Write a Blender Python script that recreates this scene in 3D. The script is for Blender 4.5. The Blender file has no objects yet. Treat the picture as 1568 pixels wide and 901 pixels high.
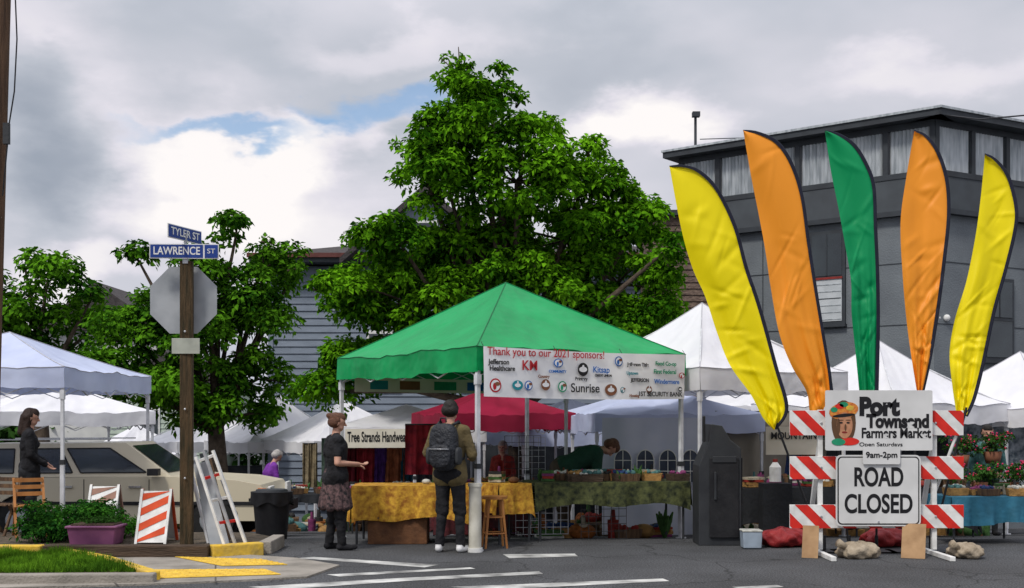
import bpy, bmesh, math, random
import numpy as np
from mathutils import Vector, Matrix
random.seed(7)
F=1800.0; EYE=1.6
def W(px,py,d): return Vector(((px-784)/F*d, d, EYE-(py-640)/F*d))
def X(px,d): return (px-784)/F*d
def Z(py,d): return EYE-(py-640)/F*d
def gz(y):
    if y<15.5: return 0.0
    return -(min(y,42.0)-15.5)*0.085
def G(px,py,z=0.0):
    d=F*(EYE-z)/(py-640); return Vector((X(px,d),d,z))
scene=bpy.context.scene
# ---------------- materials
_m={}
def M(name,c,c2=None,scale=6,rough=0.8,bump=0.0,metal=0.0,trans=0.0,bscale=None,spec=0.3,detail=2,stretch=None,bdist=0.03):
    if name in _m: return _m[name]
    m=bpy.data.materials.new(name); m.use_nodes=True; nt=m.node_tree; N=nt.nodes; L=nt.links
    b=N['Principled BSDF']; out=N['Material Output']
    if c2 is None: c2=tuple(x*0.72 for x in c)
    tc=N.new('ShaderNodeTexCoord'); mp=N.new('ShaderNodeMapping'); L.new(tc.outputs['Object'],mp.inputs[0])
    if stretch: mp.inputs['Scale'].default_value=stretch
    n=N.new('ShaderNodeTexNoise'); n.inputs['Scale'].default_value=scale; n.inputs['Detail'].default_value=detail
    L.new(mp.outputs[0],n.inputs['Vector'])
    r=N.new('ShaderNodeValToRGB'); r.color_ramp.elements[0].position=0.32; r.color_ramp.elements[1].position=0.68
    r.color_ramp.elements[0].color=(*c2,1); r.color_ramp.elements[1].color=(*c,1)
    L.new(n.outputs['Fac'],r.inputs[0]); L.new(r.outputs[0],b.inputs['Base Color'])
    b.inputs['Roughness'].default_value=rough; b.inputs['Metallic'].default_value=metal
    b.inputs['Specular IOR Level'].default_value=spec
    if bump>0:
        n2=N.new('ShaderNodeTexNoise'); n2.inputs['Scale'].default_value=bscale or scale*3; n2.inputs['Detail'].default_value=2
        L.new(mp.outputs[0],n2.inputs['Vector'])
        bp=N.new('ShaderNodeBump'); bp.inputs['Strength'].default_value=min(bump,1); bp.inputs['Distance'].default_value=bdist
        L.new(n2.outputs['Fac'],bp.inputs['Height']); L.new(bp.outputs[0],b.inputs['Normal'])
    if trans>0:
        t=N.new('ShaderNodeBsdfTranslucent'); L.new(r.outputs[0],t.inputs['Color'])
        mx=N.new('ShaderNodeMixShader'); mx.inputs[0].default_value=trans
        L.new(b.outputs[0],mx.inputs[1]); L.new(t.outputs[0],mx.inputs[2]); L.new(mx.outputs[0],out.inputs['Surface'])
    _m[name]=m; return m
def leafmat(name,lo,hi):
    m=bpy.data.materials.new(name); m.use_nodes=True; nt=m.node_tree; N=nt.nodes; L=nt.links
    N.remove(N['Principled BSDF']); out=N['Material Output']
    b=N.new('ShaderNodeBsdfDiffuse')
    tc=N.new('ShaderNodeTexCoord')
    n=N.new('ShaderNodeTexNoise'); n.inputs['Scale'].default_value=1.1; n.inputs['Detail'].default_value=0
    n2=N.new('ShaderNodeTexNoise'); n2.inputs['Scale'].default_value=9; n2.inputs['Detail'].default_value=0
    L.new(tc.outputs['Object'],n.inputs['Vector']); L.new(tc.outputs['Object'],n2.inputs['Vector'])
    ad=N.new('ShaderNodeMath'); ad.operation='ADD'; L.new(n.outputs['Fac'],ad.inputs[0]); L.new(n2.outputs['Fac'],ad.inputs[1])
    r=N.new('ShaderNodeValToRGB'); r.color_ramp.elements[0].position=0.38; r.color_ramp.elements[1].position=0.64
    mu=N.new('ShaderNodeMath'); mu.operation='MULTIPLY'; mu.inputs[1].default_value=0.5; L.new(ad.outputs[0],mu.inputs[0]); L.new(mu.outputs[0],r.inputs[0])
    r.color_ramp.elements[0].color=(*lo,1); r.color_ramp.elements[1].color=(*hi,1)
    L.new(r.outputs[0],b.inputs['Color'])
    t=N.new('ShaderNodeBsdfTranslucent'); L.new(r.outputs[0],t.inputs['Color'])
    mx=N.new('ShaderNodeMixShader'); mx.inputs[0].default_value=0.2
    L.new(b.outputs[0],mx.inputs[1]); L.new(t.outputs[0],mx.inputs[2]); L.new(mx.outputs[0],out.inputs['Surface'])
    return m
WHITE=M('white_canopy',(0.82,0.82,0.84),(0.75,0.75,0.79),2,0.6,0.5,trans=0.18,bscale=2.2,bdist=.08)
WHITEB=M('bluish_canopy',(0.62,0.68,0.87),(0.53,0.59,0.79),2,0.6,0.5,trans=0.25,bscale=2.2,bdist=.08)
GREEN=M('green_canopy',(0.0,0.34,0.095),(0.0,0.275,0.075),1.6,0.5,0.7,trans=0.1,bscale=2.4,bdist=.10)
GREEND=M('green_piping',(0.0,0.16,0.045),None,3,0.6)
MAROON=M('maroon_canopy',(0.32,0.01,0.045),(0.22,0.008,0.03),2,0.6,0.3,trans=0.2)
METAL=M('tent_steel',(0.55,0.56,0.58),(0.4,0.4,0.42),10,0.4,metal=0.6)
LEGW=M('white_leg_paint',(0.66,0.67,0.70),(0.5,0.51,0.53),9,0.45)
BLACK=M('black_plastic',(0.018,0.018,0.02),(0.01,0.01,0.012),8,0.5,0.1)
DGREY=M('dark_grey_plastic',(0.035,0.038,0.042),(0.024,0.026,0.03),5,0.55,0.1)
WPAINT=M('white_paint',(0.80,0.80,0.78),(0.62,0.62,0.6),9,0.55,0.05)
RED=M('red_reflective',(0.68,0.03,0.018),(0.52,0.02,0.015),8,0.4)
ORANGE=M('orange_paint',(0.7,0.16,0.02),None,8,0.5)
WOOD=M('weathered_wood',(0.16,0.095,0.05),(0.07,0.04,0.025),4,0.85,0.5,stretch=(6,6,0.8),bscale=14)
POSTW=M('post_wood',(0.095,0.06,0.03),(0.035,0.028,0.014),4,0.9,0.8,stretch=(8,8,0.7),bscale=14)
DWOOD=M('dark_wood',(0.09,0.06,0.04),(0.045,0.03,0.02),4,0.85,0.6,stretch=(.8,8,8),bscale=14)
LWOOD=M('light_wood',(0.46,0.2,0.06),(0.3,0.12,0.035),6,0.5,0.2,stretch=(1,1,.3))
CARD=M('plywood',(0.40,0.25,0.13),(0.3,0.18,0.09),7,0.8,0.1)
YPAINT=M('yellow_paint',(0.76,0.48,0.03),(0.42,0.3,0.08),7,0.75,0.3,detail=8)
RUBBER=M('rubber',(0.02,0.02,0.02),None,9,0.9,0.2)
INK=M('black_ink',(0.012,0.012,0.014),None,9,0.5)
GLASS=M('dark_window_glass',(0.03,0.04,0.045),(0.015,0.02,0.025),1.2,0.08,spec=0.8)
# ---------------- mesh builder
class MB:
    def __init__(s): s.v=[];s.f=[];s.m=[];s.mats=[]
    def add(s,vs,fs,m):
        o=len(s.v); s.v+=[tuple(v) for v in vs]
        if m not in s.mats: s.mats.append(m)
        k=s.mats.index(m)
        for f in fs: s.f.append(tuple(i+o for i in f)); s.m.append(k)
    def box(s,c,size,m,yaw=0.0,rot=None,taper=1.0):
        R=rot if rot is not None else Matrix.Rotation(yaw,3,'Z'); c=Vector(c); hx,hy,hz=[q/2 for q in size]
        vs=[]
        for z in(-1,1):
            k=taper if z>0 else 1
            for x,y in((-1,-1),(1,-1),(1,1),(-1,1)): vs.append(c+R@Vector((x*hx*k,y*hy*k,z*hz)))
        s.add(vs,[(3,2,1,0),(4,5,6,7),(0,1,5,4),(1,2,6,5),(2,3,7,6),(3,0,4,7)],m)
    def beam(s,p0,p1,w,h,m):
        p0=Vector(p0);p1=Vector(p1); d=(p1-p0); L=d.length; d.normalize()
        R=d.to_track_quat('Z','Y').to_matrix(); s.box((p0+p1)/2,(w,h,L),m,rot=R)
    def cyl(s,p0,p1,r0,r1,m,seg=12):
        p0=Vector(p0);p1=Vector(p1); d=(p1-p0).normalized(); a=d.orthogonal().normalized(); b=d.cross(a)
        vs=[];
        for p,r in((p0,r0),(p1,r1)):
            for i in range(seg):
                t=2*math.pi*i/seg; vs.append(p+(a*math.cos(t)+b*math.sin(t))*r)
        fs=[(i,(i+1)%seg,seg+(i+1)%seg,seg+i) for i in range(seg)]+[tuple(range(seg))[::-1],tuple(range(seg,2*seg))]
        s.add(vs,fs,m)
    def tube(s,pts,rs,m,seg=8):
        pts=[Vector(p) for p in pts]
        if not hasattr(rs,'__len__'): rs=[rs]*len(pts)
        vs=[];n=len(pts); a=None
        for i,p in enumerate(pts):
            d=(pts[min(i+1,n-1)]-pts[max(i-1,0)]).normalized()
            if a is None: a=d.orthogonal().normalized()
            a=(a-d*a.dot(d)).normalized(); b=d.cross(a)
            for k in range(seg):
                t=2*math.pi*k/seg; vs.append(p+(a*math.cos(t)+b*math.sin(t))*rs[i])
        fs=[(i*seg+k,i*seg+(k+1)%seg,(i+1)*seg+(k+1)%seg,(i+1)*seg+k) for i in range(n-1) for k in range(seg)]
        fs+=[tuple(range(seg))[::-1],tuple(range((n-1)*seg,n*seg))]
        s.add(vs,fs,m)
    def sph(s,c,r,m,seg=12,rings=8,rot=None):
        c=Vector(c)
        if not hasattr(r,'__len__'): r=(r,r,r)
        vs=[];R=rot or Matrix.Identity(3)
        for j in range(rings+1):
            ph=math.pi*j/rings
            for i in range(seg):
                t=2*math.pi*i/seg; vs.append(c+R@Vector((r[0]*math.sin(ph)*math.cos(t),r[1]*math.sin(ph)*math.sin(t),r[2]*math.cos(ph))))
        s.add(vs,[(j*seg+i,(j+1)*seg+i,(j+1)*seg+(i+1)%seg,j*seg+(i+1)%seg) for j in range(rings) for i in range(seg)],m)
    def prism(s,poly,off,m):
        n=len(poly); poly=[Vector(p) for p in poly]; off=Vector(off)
        s.add(poly+[p+off for p in poly],[tuple(range(n)),tuple(range(n,2*n))[::-1]]+[(i,i+n,(i+1)%n+n,(i+1)%n) for i in range(n)],m)
    def poly(s,pts,m): s.add(pts,[tuple(range(len(pts)))],m)
    def sheet(s,fn,nu,nv,m):
        vs=[fn(i/nu,j/nv) for j in range(nv+1) for i in range(nu+1)]
        s.add(vs,[(j*(nu+1)+i,j*(nu+1)+i+1,(j+1)*(nu+1)+i+1,(j+1)*(nu+1)+i) for j in range(nv) for i in range(nu)],m)
    def build(s,name,parent=None,smooth=False,bev=0.0,ang=None):
        me=bpy.data.meshes.new(name); me.from_pydata(s.v,[],s.f); 
        for m in s.mats: me.materials.append(m)
        me.polygons.foreach_set('material_index',s.m)
        if smooth: me.polygons.foreach_set('use_smooth',[True]*len(s.f))
        me.update(); ob=bpy.data.objects.new(name,me); scene.collection.objects.link(ob)
        if smooth and ang:
            try: me.set_sharp_from_angle(angle=math.radians(ang))
            except Exception: pass
        if bev>0:
            b=ob.modifiers.new('bevel','BEVEL'); b.width=bev; b.segments=2; b.limit_method='ANGLE'; b.angle_limit=0.6
        if parent: ob.parent=parent
        return ob
FITS=[]
def txt(s,size,loc,mat,parent,yaw=0.0,align='CENTER',name='lettering',bold=0.0,sx=1.0,ext=0.0008,fit=None):
    cu=bpy.data.curves.new(name,'FONT'); cu.body=s; cu.size=size; cu.align_x=align; cu.align_y='CENTER'; cu.extrude=ext; cu.offset=bold
    cu.materials.append(mat); ob=bpy.data.objects.new(name,cu); scene.collection.objects.link(ob)
    ob.location=loc; ob.rotation_euler=(math.pi/2,0,yaw); ob.scale=(sx,1,1); ob.parent=parent
    if fit: FITS.append((ob,fit))
    return ob
def lerp(a,b,t): return a+(b-a)*t
# ---------------- camera
cam=bpy.data.cameras.new('camera'); co=bpy.data.objects.new('camera',cam); scene.collection.objects.link(co)
co.location=(0,0,EYE); co.rotation_euler=(math.pi/2,0,0); cam.sensor_width=36; cam.lens=F/1568*36
cam.shift_y=(640-450.5)/1568; cam.clip_end=2000; scene.camera=co
# ---------------- world
w=bpy.data.worlds.new('World'); scene.world=w; w.use_nodes=True; nt=w.node_tree; N=nt.nodes; L=nt.links; N.clear()
out=N.new('ShaderNodeOutputWorld'); sky=N.new('ShaderNodeTexSky'); sky.sky_type='NISHITA'; sky.sun_disc=False
sky.sun_elevation=math.radians(52); sky.sun_rotation=math.radians(215)
b1=N.new('ShaderNodeBackground'); b1.inputs[1].default_value=0.15; L.new(sky.outputs[0],b1.inputs[0])
tc=N.new('ShaderNodeTexCoord')
nw=N.new('ShaderNodeTexNoise'); nw.inputs['Scale'].default_value=5.5; nw.inputs['Detail'].default_value=6; nw.inputs['Roughness'].default_value=0.55
mp=N.new('ShaderNodeMapping'); mp.inputs['Scale'].default_value=(1,1,2.0); L.new(tc.outputs['Generated'],mp.inputs[0]); L.new(mp.outputs[0],nw.inputs['Vector'])
def vm(op,a,b=None,bs=None):
    n=N.new('ShaderNodeVectorMath'); n.operation=op; L.new(a,n.inputs[0])
    if b is not None: L.new(b,n.inputs[1])
    if bs is not None: n.inputs[1].default_value=bs
    return n
def mm(op,a,b,c=None,clamp=False):
    n=N.new('ShaderNodeMath'); n.operation=op; n.use_clamp=clamp
    for i,q in enumerate((a,b,c)):
        if q is None: continue
        if isinstance(q,(int,float)): n.inputs[i].default_value=q
        else: L.new(q,n.inputs[i])
    return n.outputs[0]
off=vm('SUBTRACT',nw.outputs['Color'],bs=(0.5,0.5,0.5)); sc=vm('MULTIPLY',off.outputs[0],bs=(0.24,0.24,0.2)); wd=vm('ADD',tc.outputs['Generated'],sc.outputs[0])
def blob(px,py,rx,ry):
    c=Vector(((px-784)/F,1,(640-py)/F)).normalized()
    d=vm('SUBTRACT',wd.outputs[0],bs=tuple(c)); s2=vm('MULTIPLY',d.outputs[0],bs=(F/rx,F/rx,F/ry))
    l=N.new('ShaderNodeVectorMath'); l.operation='LENGTH'; L.new(s2.outputs[0],l.inputs[0])
    mr=N.new('ShaderNodeMapRange'); mr.interpolation_type='SMOOTHSTEP'; L.new(l.outputs['Value'],mr.inputs[0])
    mr.inputs[1].default_value=0.25; mr.inputs[2].default_value=1.15; mr.inputs[3].default_value=1; mr.inputs[4].default_value=0
    return mr.outputs[0]
n2=N.new('ShaderNodeTexNoise'); n2.inputs['Scale'].default_value=4; n2.inputs['Detail'].default_value=4; L.new(mp.outputs[0],n2.inputs['Vector'])
val=mm('MULTIPLY_ADD',n2.outputs['Fac'],0.7,0.15)
for px,py,rx,ry,wt in [(330,270,200,115,.46),(480,330,240,110,.25),(520,200,120,55,.45),(130,430,150,60,.35),(1000,215,140,75,.5),(870,215,100,50,.35),
      (85,230,150,130,-.32),(880,90,260,80,-.12),(300,60,300,60,-.10),(60,40,150,60,.18),(640,50,170,50,.18),(1400,120,220,50,.18)]:
    val=mm('MULTIPLY_ADD',blob(px,py,rx,ry),wt,val)
cr=N.new('ShaderNodeValToRGB'); L.new(val,cr.inputs[0]); e=cr.color_ramp.elements
e[0].position=0.12; e[0].color=(0.30,0.345,0.42,1); e[1].position=0.95; e[1].color=(1.0,0.96,0.95,1)
q=e.new(0.42); q.color=(0.52,0.55,0.62,1); q=e.new(0.66); q.color=(0.76,0.74,0.81,1)
b2=N.new('ShaderNodeBackground'); L.new(cr.outputs[0],b2.inputs[0])
sx_=N.new('ShaderNodeSeparateXYZ'); L.new(tc.outputs['Generated'],sx_.inputs[0])
zz=mm('SUBTRACT',sx_.outputs['Z'],0.3); zz=mm('MAXIMUM',zz,0.0); st=mm('MULTIPLY_ADD',zz,1.5,1.0); L.new(st,b2.inputs[1])
hole=mm('ADD',blob(385,184,150,20),blob(600,168,90,30)); hole=mm('ADD',hole,blob(520,148,60,24)); hole=mm('MULTIPLY',hole,0.9,clamp=True)
cl=mm('SUBTRACT',1.0,hole)
mx=N.new('ShaderNodeMixShader'); L.new(cl,mx.inputs[0]); L.new(b1.outputs[0],mx.inputs[1]); L.new(b2.outputs[0],mx.inputs[2]); L.new(mx.outputs[0],out.inputs[0])
sl=bpy.data.lights.new('sun','SUN'); sl.energy=2.3; sl.angle=math.radians(10); sl.color=(1,0.95,0.87)
so=bpy.data.objects.new('sun',sl); scene.collection.objects.link(so)
el,az=math.radians(52),math.radians(215)
sd=Vector((math.sin(az)*math.cos(el),math.cos(az)*math.cos(el),math.sin(el))); so.rotation_euler=sd.to_track_quat('Z','Y').to_euler(); so.location=(0,0,30)
scene.view_settings.view_transform='Standard'; scene.view_settings.look='None'; scene.view_settings.exposure=0
# ---------------- ground
def asphalt():
    m=bpy.data.materials.new('asphalt'); m.use_nodes=True; nt=m.node_tree; N=nt.nodes; L=nt.links; b=N['Principled BSDF']
    tc=N.new('ShaderNodeTexCoord')
    def nz(s,d):
        n=N.new('ShaderNodeTexNoise'); n.inputs['Scale'].default_value=s; n.inputs['Detail'].default_value=d; L.new(tc.outputs['Object'],n.inputs['Vector']); return n.outputs['Fac']
    def rp(f,p0,c0,p1,c1):
        r=N.new('ShaderNodeValToRGB'); r.color_ramp.elements[0].position=p0;r.color_ramp.elements[1].position=p1; r.color_ramp.elements[0].color=(c0,c0,c0,1); r.color_ramp.elements[1].color=(c1,c1*1.01,c1*1.03,1); L.new(f,r.inputs[0]); return r.outputs[0]
    def mul(a,b_):
        n=N.new('ShaderNodeMix'); n.data_type='RGBA'; n.blend_type='MULTIPLY'; n.inputs[0].default_value=1; L.new(a,n.inputs[6]); L.new(b_,n.inputs[7]); return n.outputs[2]
    base=rp(nz(.7,5),.3,.05,.7,.088); spk=rp(nz(55,2),.35,.4,.65,1.5); v=N.new('ShaderNodeTexVoronoi'); v.feature='DISTANCE_TO_EDGE'; v.inputs['Scale'].default_value=.45
    nn=N.new('ShaderNodeTexNoise'); nn.inputs['Scale'].default_value=2; L.new(tc.outputs['Object'],nn.inputs['Vector'])
    ad=N.new('ShaderNodeVectorMath'); ad.operation='MULTIPLY_ADD'; ad.inputs[1].default_value=(.7,.7,.7); L.new(nn.outputs['Color'],ad.inputs[0]); L.new(tc.outputs['Object'],ad.inputs[2]); L.new(ad.outputs[0],v.inputs['Vector'])
    crk=rp(v.outputs['Distance'],.0,.45,.012,1.0)
    c=mul(mul(base,spk),crk); L.new(c,b.inputs['Base Color']); b.inputs['Roughness'].default_value=.9; b.inputs['Specular IOR Level'].default_value=.2
    bp=N.new('ShaderNodeBump'); bp.inputs['Strength'].default_value=.9; bp.inputs['Distance'].default_value=.012; L.new(nz(50,2),bp.inputs['Height']); L.new(bp.outputs[0],b.inputs['Normal']); return m
ASPH=asphalt()
CONC=M('concrete',(0.34,0.31,0.27),(0.19,0.175,0.15),2.5,0.9,0.4,bscale=40,detail=8)
b=MB(); ys=[-60,0,5,10,15.5,20,25,30,36,42,60,100,200,600]
xs=[-500,-60,-20,-10,0,10,20,60,500]
vs=[(x,y,gz(y)) for y in ys for x in xs]; nx=len(xs)
b.add(vs,[(j*nx+i,j*nx+i+1,(j+1)*nx+i+1,(j+1)*nx+i) for j in range(len(ys)-1) for i in range(nx-1)],ASPH); b.build('asphalt_road')
b=MB(); b.prism([G(-60,851),G(380,852),G(455,857),G(520,868),G(470,886),G(330,893),G(225,897),G(-60,905)],(0,0,0.02),CONC)
for px0,py0,px1,py1 in((120,852,180,896),(330,853,330,892)): 
    p,q_=G(px0,py0,.022),G(px1,py1,.022); b.beam(p,q_,.015,.004,M('joint_dark',(0.09,0.08,0.07),None))
b.build('sidewalk')
b=MB()
b.prism([G(-60,853,.02),G(105,853,.02),G(160,862,.02),G(232,887,.02),G(-60,888,.02)],(0,0,0.05),M('soil',(0.09,0.06,0.035),(0.05,0.03,0.02),12,0.95,0.8))
b.build('grass_verge_soil')
b=MB()
for a,c in [((100,853),(160,864)),((160,864),(236,889))]:
    p0=G(*a,.02);p1=G(*c,.02); b.beam(p0+Vector((0,0,.04)),p1+Vector((0,0,.04)),0.13,0.10,YPAINT)
p0=G(238,891,.02);p1=G(-60,893,.02); b.beam(p0+Vector((0,0,.03)),p1+Vector((0,0,.03)),0.13,0.11,CONC)
b.build('kerb',bev=0.015)
b=MB()
PADY=M('tactile_yellow',(0.78,0.52,0.06),(0.55,0.34,0.04),8,0.7,0.2,detail=6)
for q in [[(215,873),(405,872),(430,880),(240,886)],[(268,853),(400,857),(440,865),(340,867)]]:
    P=[G(x,y,.024) for x,y in q]; b.prism(P,(0,0,.006),PADY)
    for i in range(14):
        for j in range(5):
            u=(i+.5)/14;v=(j+.5)/5; c=(P[0]*(1-u)+P[1]*u)*(1-v)+(P[3]*(1-u)+P[2]*u)*v; b.cyl(c+Vector((0,0,.006)),c+Vector((0,0,.013)),.02,.014,PADY,8)
b.build('tactile_paving')
RP=M('road_paint',(0.62,0.62,0.59),(0.14,0.14,0.135),3,0.8,0.2,detail=12)
b=MB()
for q in [[(455,855),(480,853),(672,865),(650,869)],[(380,899),(600,886),(825,875),(832,879),(620,890),(430,903)],[(770,849),(880,848),(885,852),(780,855)],[(690,899),(1015,886),(1025,890),(760,903)],[(1120,899),(1190,896),(1200,899),(1140,903)],[(500,880),(720,869),(728,871),(520,883)]]:
    b.poly([G(x,y,.004) for x,y in q],RP)
b.build('road_marking')
b=MB(); isl=[(-8.5,13.45),(-3.35,13.45),(-2.95,13.75),(-2.95,14.6),(-3.4,15.2),(-8.5,15.2)]
b.prism([(x,y,-.02) for x,y in isl],(0,0,0.14),M('bark_mulch',(0.13,0.1,0.07),(0.06,0.05,0.035),9,0.95,0.9,bscale=30)); b.build('planting_island')
b=MB()
def kb(p,q,m): b.beam((p[0],p[1],.07),(q[0],q[1],.07),.15,.16,m)
kb((-8.5,13.4),(-5.35,13.4),YPAINT); kb((-5.33,13.4),(-3.45,13.4),DWOOD); kb((-3.43,13.4),(-2.92,13.72),YPAINT); kb((-2.9,13.8),(-2.9,14.6),CONC)
b.build('kerb',bev=.015)
# ---------------- foliage
def leaf_mesh(name,C,R,per,size,mat,seed,parent=None,flat=0.7,up=0.55):
    rng=np.random.default_rng(seed); C=np.array(C);R=np.array(R)
    cnt=np.maximum(8,(per*(R/R.mean())**2).astype(int)); idx=np.repeat(np.arange(len(C)),cnt); n=len(idx)
    d=rng.normal(size=(n,3)); d/=np.linalg.norm(d,axis=1)[:,None]; low=d[:,2]<-0.1; d[low,2]*=rng.choice([-1,1],size=low.sum(),p=[.75,.25])
    rr=R[idx]*(0.5+0.6*rng.random(n)**0.6); pos=C[idx]+d*rr[:,None]*np.array([1,1,flat])
    nr=d*0.6+rng.normal(size=(n,3))*0.4+np.array([0,0,up]); nr/=np.linalg.norm(nr,axis=1)[:,None]
    t=rng.normal(size=(n,3))+d*0.7+np.array([0,0,-0.7]); t-=nr*(t*nr).sum(1)[:,None]; t/=np.linalg.norm(t,axis=1)[:,None]
    s=np.cross(nr,t); sz=size*(0.55+0.9*rng.random(n))[:,None]
    v=np.stack([pos,pos+t*sz*.5+s*sz*.27+nr*sz*.08,pos+t*sz-nr*sz*.12,pos+t*sz*.5-s*sz*.27+nr*sz*.08],1).reshape(-1,3)
    me=bpy.data.meshes.new(name); me.vertices.add(4*n); me.vertices.foreach_set('co',v.ravel())
    me.loops.add(4*n); me.loops.foreach_set('vertex_index',np.arange(4*n)); me.polygons.add(n); me.polygons.foreach_set('loop_start',np.arange(n)*4)
    me.polygons.foreach_set('loop_total',np.full(n,4)); me.materials.append(mat); me.update(); me.validate()
    ob=bpy.data.objects.new(name,me); scene.collection.objects.link(ob); ob.parent=parent; return ob
BARK=M('bark',(0.1,0.075,0.055),(0.05,0.035,0.025),8,0.9,0.8)
def tree(name,base,lobes,d,mat,seed,per=170,size=0.15,cr=0.42,dens=1.0,twigs=()):
    rng=random.Random(seed); C=[];R=[]
    b=MB(); basev=Vector((X(base,d),d,gz(d)-.1)); s=d/F
    cz=[Z(l[1],d) for l in lobes]; fork=basev+Vector((0,0,(min(cz)-basev.z)*0.75+0.6))
    b.tube([basev,basev+(fork-basev)*.5+Vector((.08,0,0)),fork],[.3,.22,.18],BARK,10)
    for (px,py,rx,ry) in lobes:
        dd=d+rng.uniform(-1,1)*0.9; c=W(px,py,d); c.y=dd; ax,az=rx*s,ry*s; ay=max(ax,az)*1.05
        mid=fork.lerp(c,.5)+Vector((rng.uniform(-.2,.2),rng.uniform(-.2,.2),rng.uniform(-.1,.3)))
        b.tube([fork-Vector((0,0,.3)),mid,c],[.12,.07,.03],BARK,6)
        n=max(3,int(dens*3.2*(ax*ay+ay*az+ax*az)/(cr*cr)/2.6))
        for k in range(n):
            v=Vector((rng.gauss(0,1),rng.gauss(0,1)-.25,rng.gauss(0.25,1))).normalized()*rng.uniform(.55,1.08)
            p=c+Vector((v.x*ax,v.y*ay,v.z*az)); r=cr*rng.uniform(.5,1.3); r=min(r,max(ax,az)*.9); C.append(p);R.append(r)
            if k%4==0: b.tube([c,c.lerp(p,.6)+Vector((0,0,.05)),p],[.03,.02,.008],BARK,5)
    for pts in twigs:
        P=[W(x,y,d) for x,y in pts]; b.tube(P,[.03]+[.018]*(len(P)-2)+[.008],BARK,5)
        for i in range(len(P)-1):
            for k in range(3):
                p=P[i].lerp(P[i+1],rng.random())+Vector((rng.uniform(-.12,.12),rng.uniform(-.15,.15),rng.uniform(-.05,.1))); C.append(p);R.append(rng.uniform(.08,.15))
    t=b.build(name,smooth=True); leaf_mesh('foliage',C,R,per,size,mat,seed,t); return t
LF=leafmat('leaf_bright',(0.022,0.085,0.004),(0.15,0.38,0.012))
LF2=leafmat('leaf_mid',(0.018,0.07,0.006),(0.11,0.29,0.014))
LF3=leafmat('leaf_dark',(0.02,0.05,0.012),(0.05,0.13,0.025))
main=[(732,200,74,52),(752,165,34,28),(702,158,27,28),(645,248,48,36),(800,220,38,34),(690,300,66,48),(790,290,84,56),(900,262,64,40),(935,300,56,46),(985,335,40,36),
 (870,360,115,52),(740,395,105,52),(620,385,56,36),(530,460,42,50),(640,470,100,56),(820,455,125,56),(950,430,82,56),(1008,395,30,40),(545,555,50,50),(660,550,90,50),(940,510,80,45),(1000,480,34,42),(572,415,36,36),(780,540,110,40),(490,600,35,36)]
tree('leafy_tree',790,main,23.0,LF,3,per=165,size=0.13,cr=.35,twigs=[[(720,150),(705,115),(675,90)],[(705,115),(702,72)],[(720,130),(715,100)],[(765,150),(772,125),(757,105)],[(790,165),(803,148)],[(640,225),(600,225)],[(600,380),(545,352)],[(900,240),(905,215),(925,222)],[(470,440),(500,450)],[(840,215),(850,205),(862,222)],[(620,270),(595,285)],[(820,190),(832,200)]])
tree('leafy_tree',330,[(215,402,22,22),(372,362,26,26),(398,405,50,28),(310,425,44,36),(375,455,56,40),(250,470,54,44),(205,520,56,44),(315,520,64,46),(400,500,40,54),(180,585,56,40),(300,590,76,40),(390,580,46,40),(435,420,22,18),(345,480,50,36),(340,640,80,36),(230,600,60,40)],27.0,LF2,11,per=130,size=0.15,cr=.38,dens=.88,twigs=[[(372,350),(375,328)],[(350,360),(347,335)],[(400,370),(420,375)],[(215,395),(200,378)],[(440,415),(460,410)]])
tree('leafy_tree',60,[(40,412,42,24),(90,430,38,22),(25,480,66,42),(70,520,56,42),(125,500,42,30),(150,462,30,13),(30,560,56,38),(110,575,56,38),(-20,430,40,38)],30.0,LF2,12,per=120,size=0.17,cr=.46,dens=.9)
C=[];R=[]
rg=random.Random(5)
for i in range(150):
    C.append((rg.uniform(-30,-4),rg.uniform(46,50),gz(50)+rg.uniform(0,4.0)));R.append(rg.uniform(.7,1.3))
leaf_mesh('distant_trees',C,R,90,0.42,LF3,9)
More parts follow.
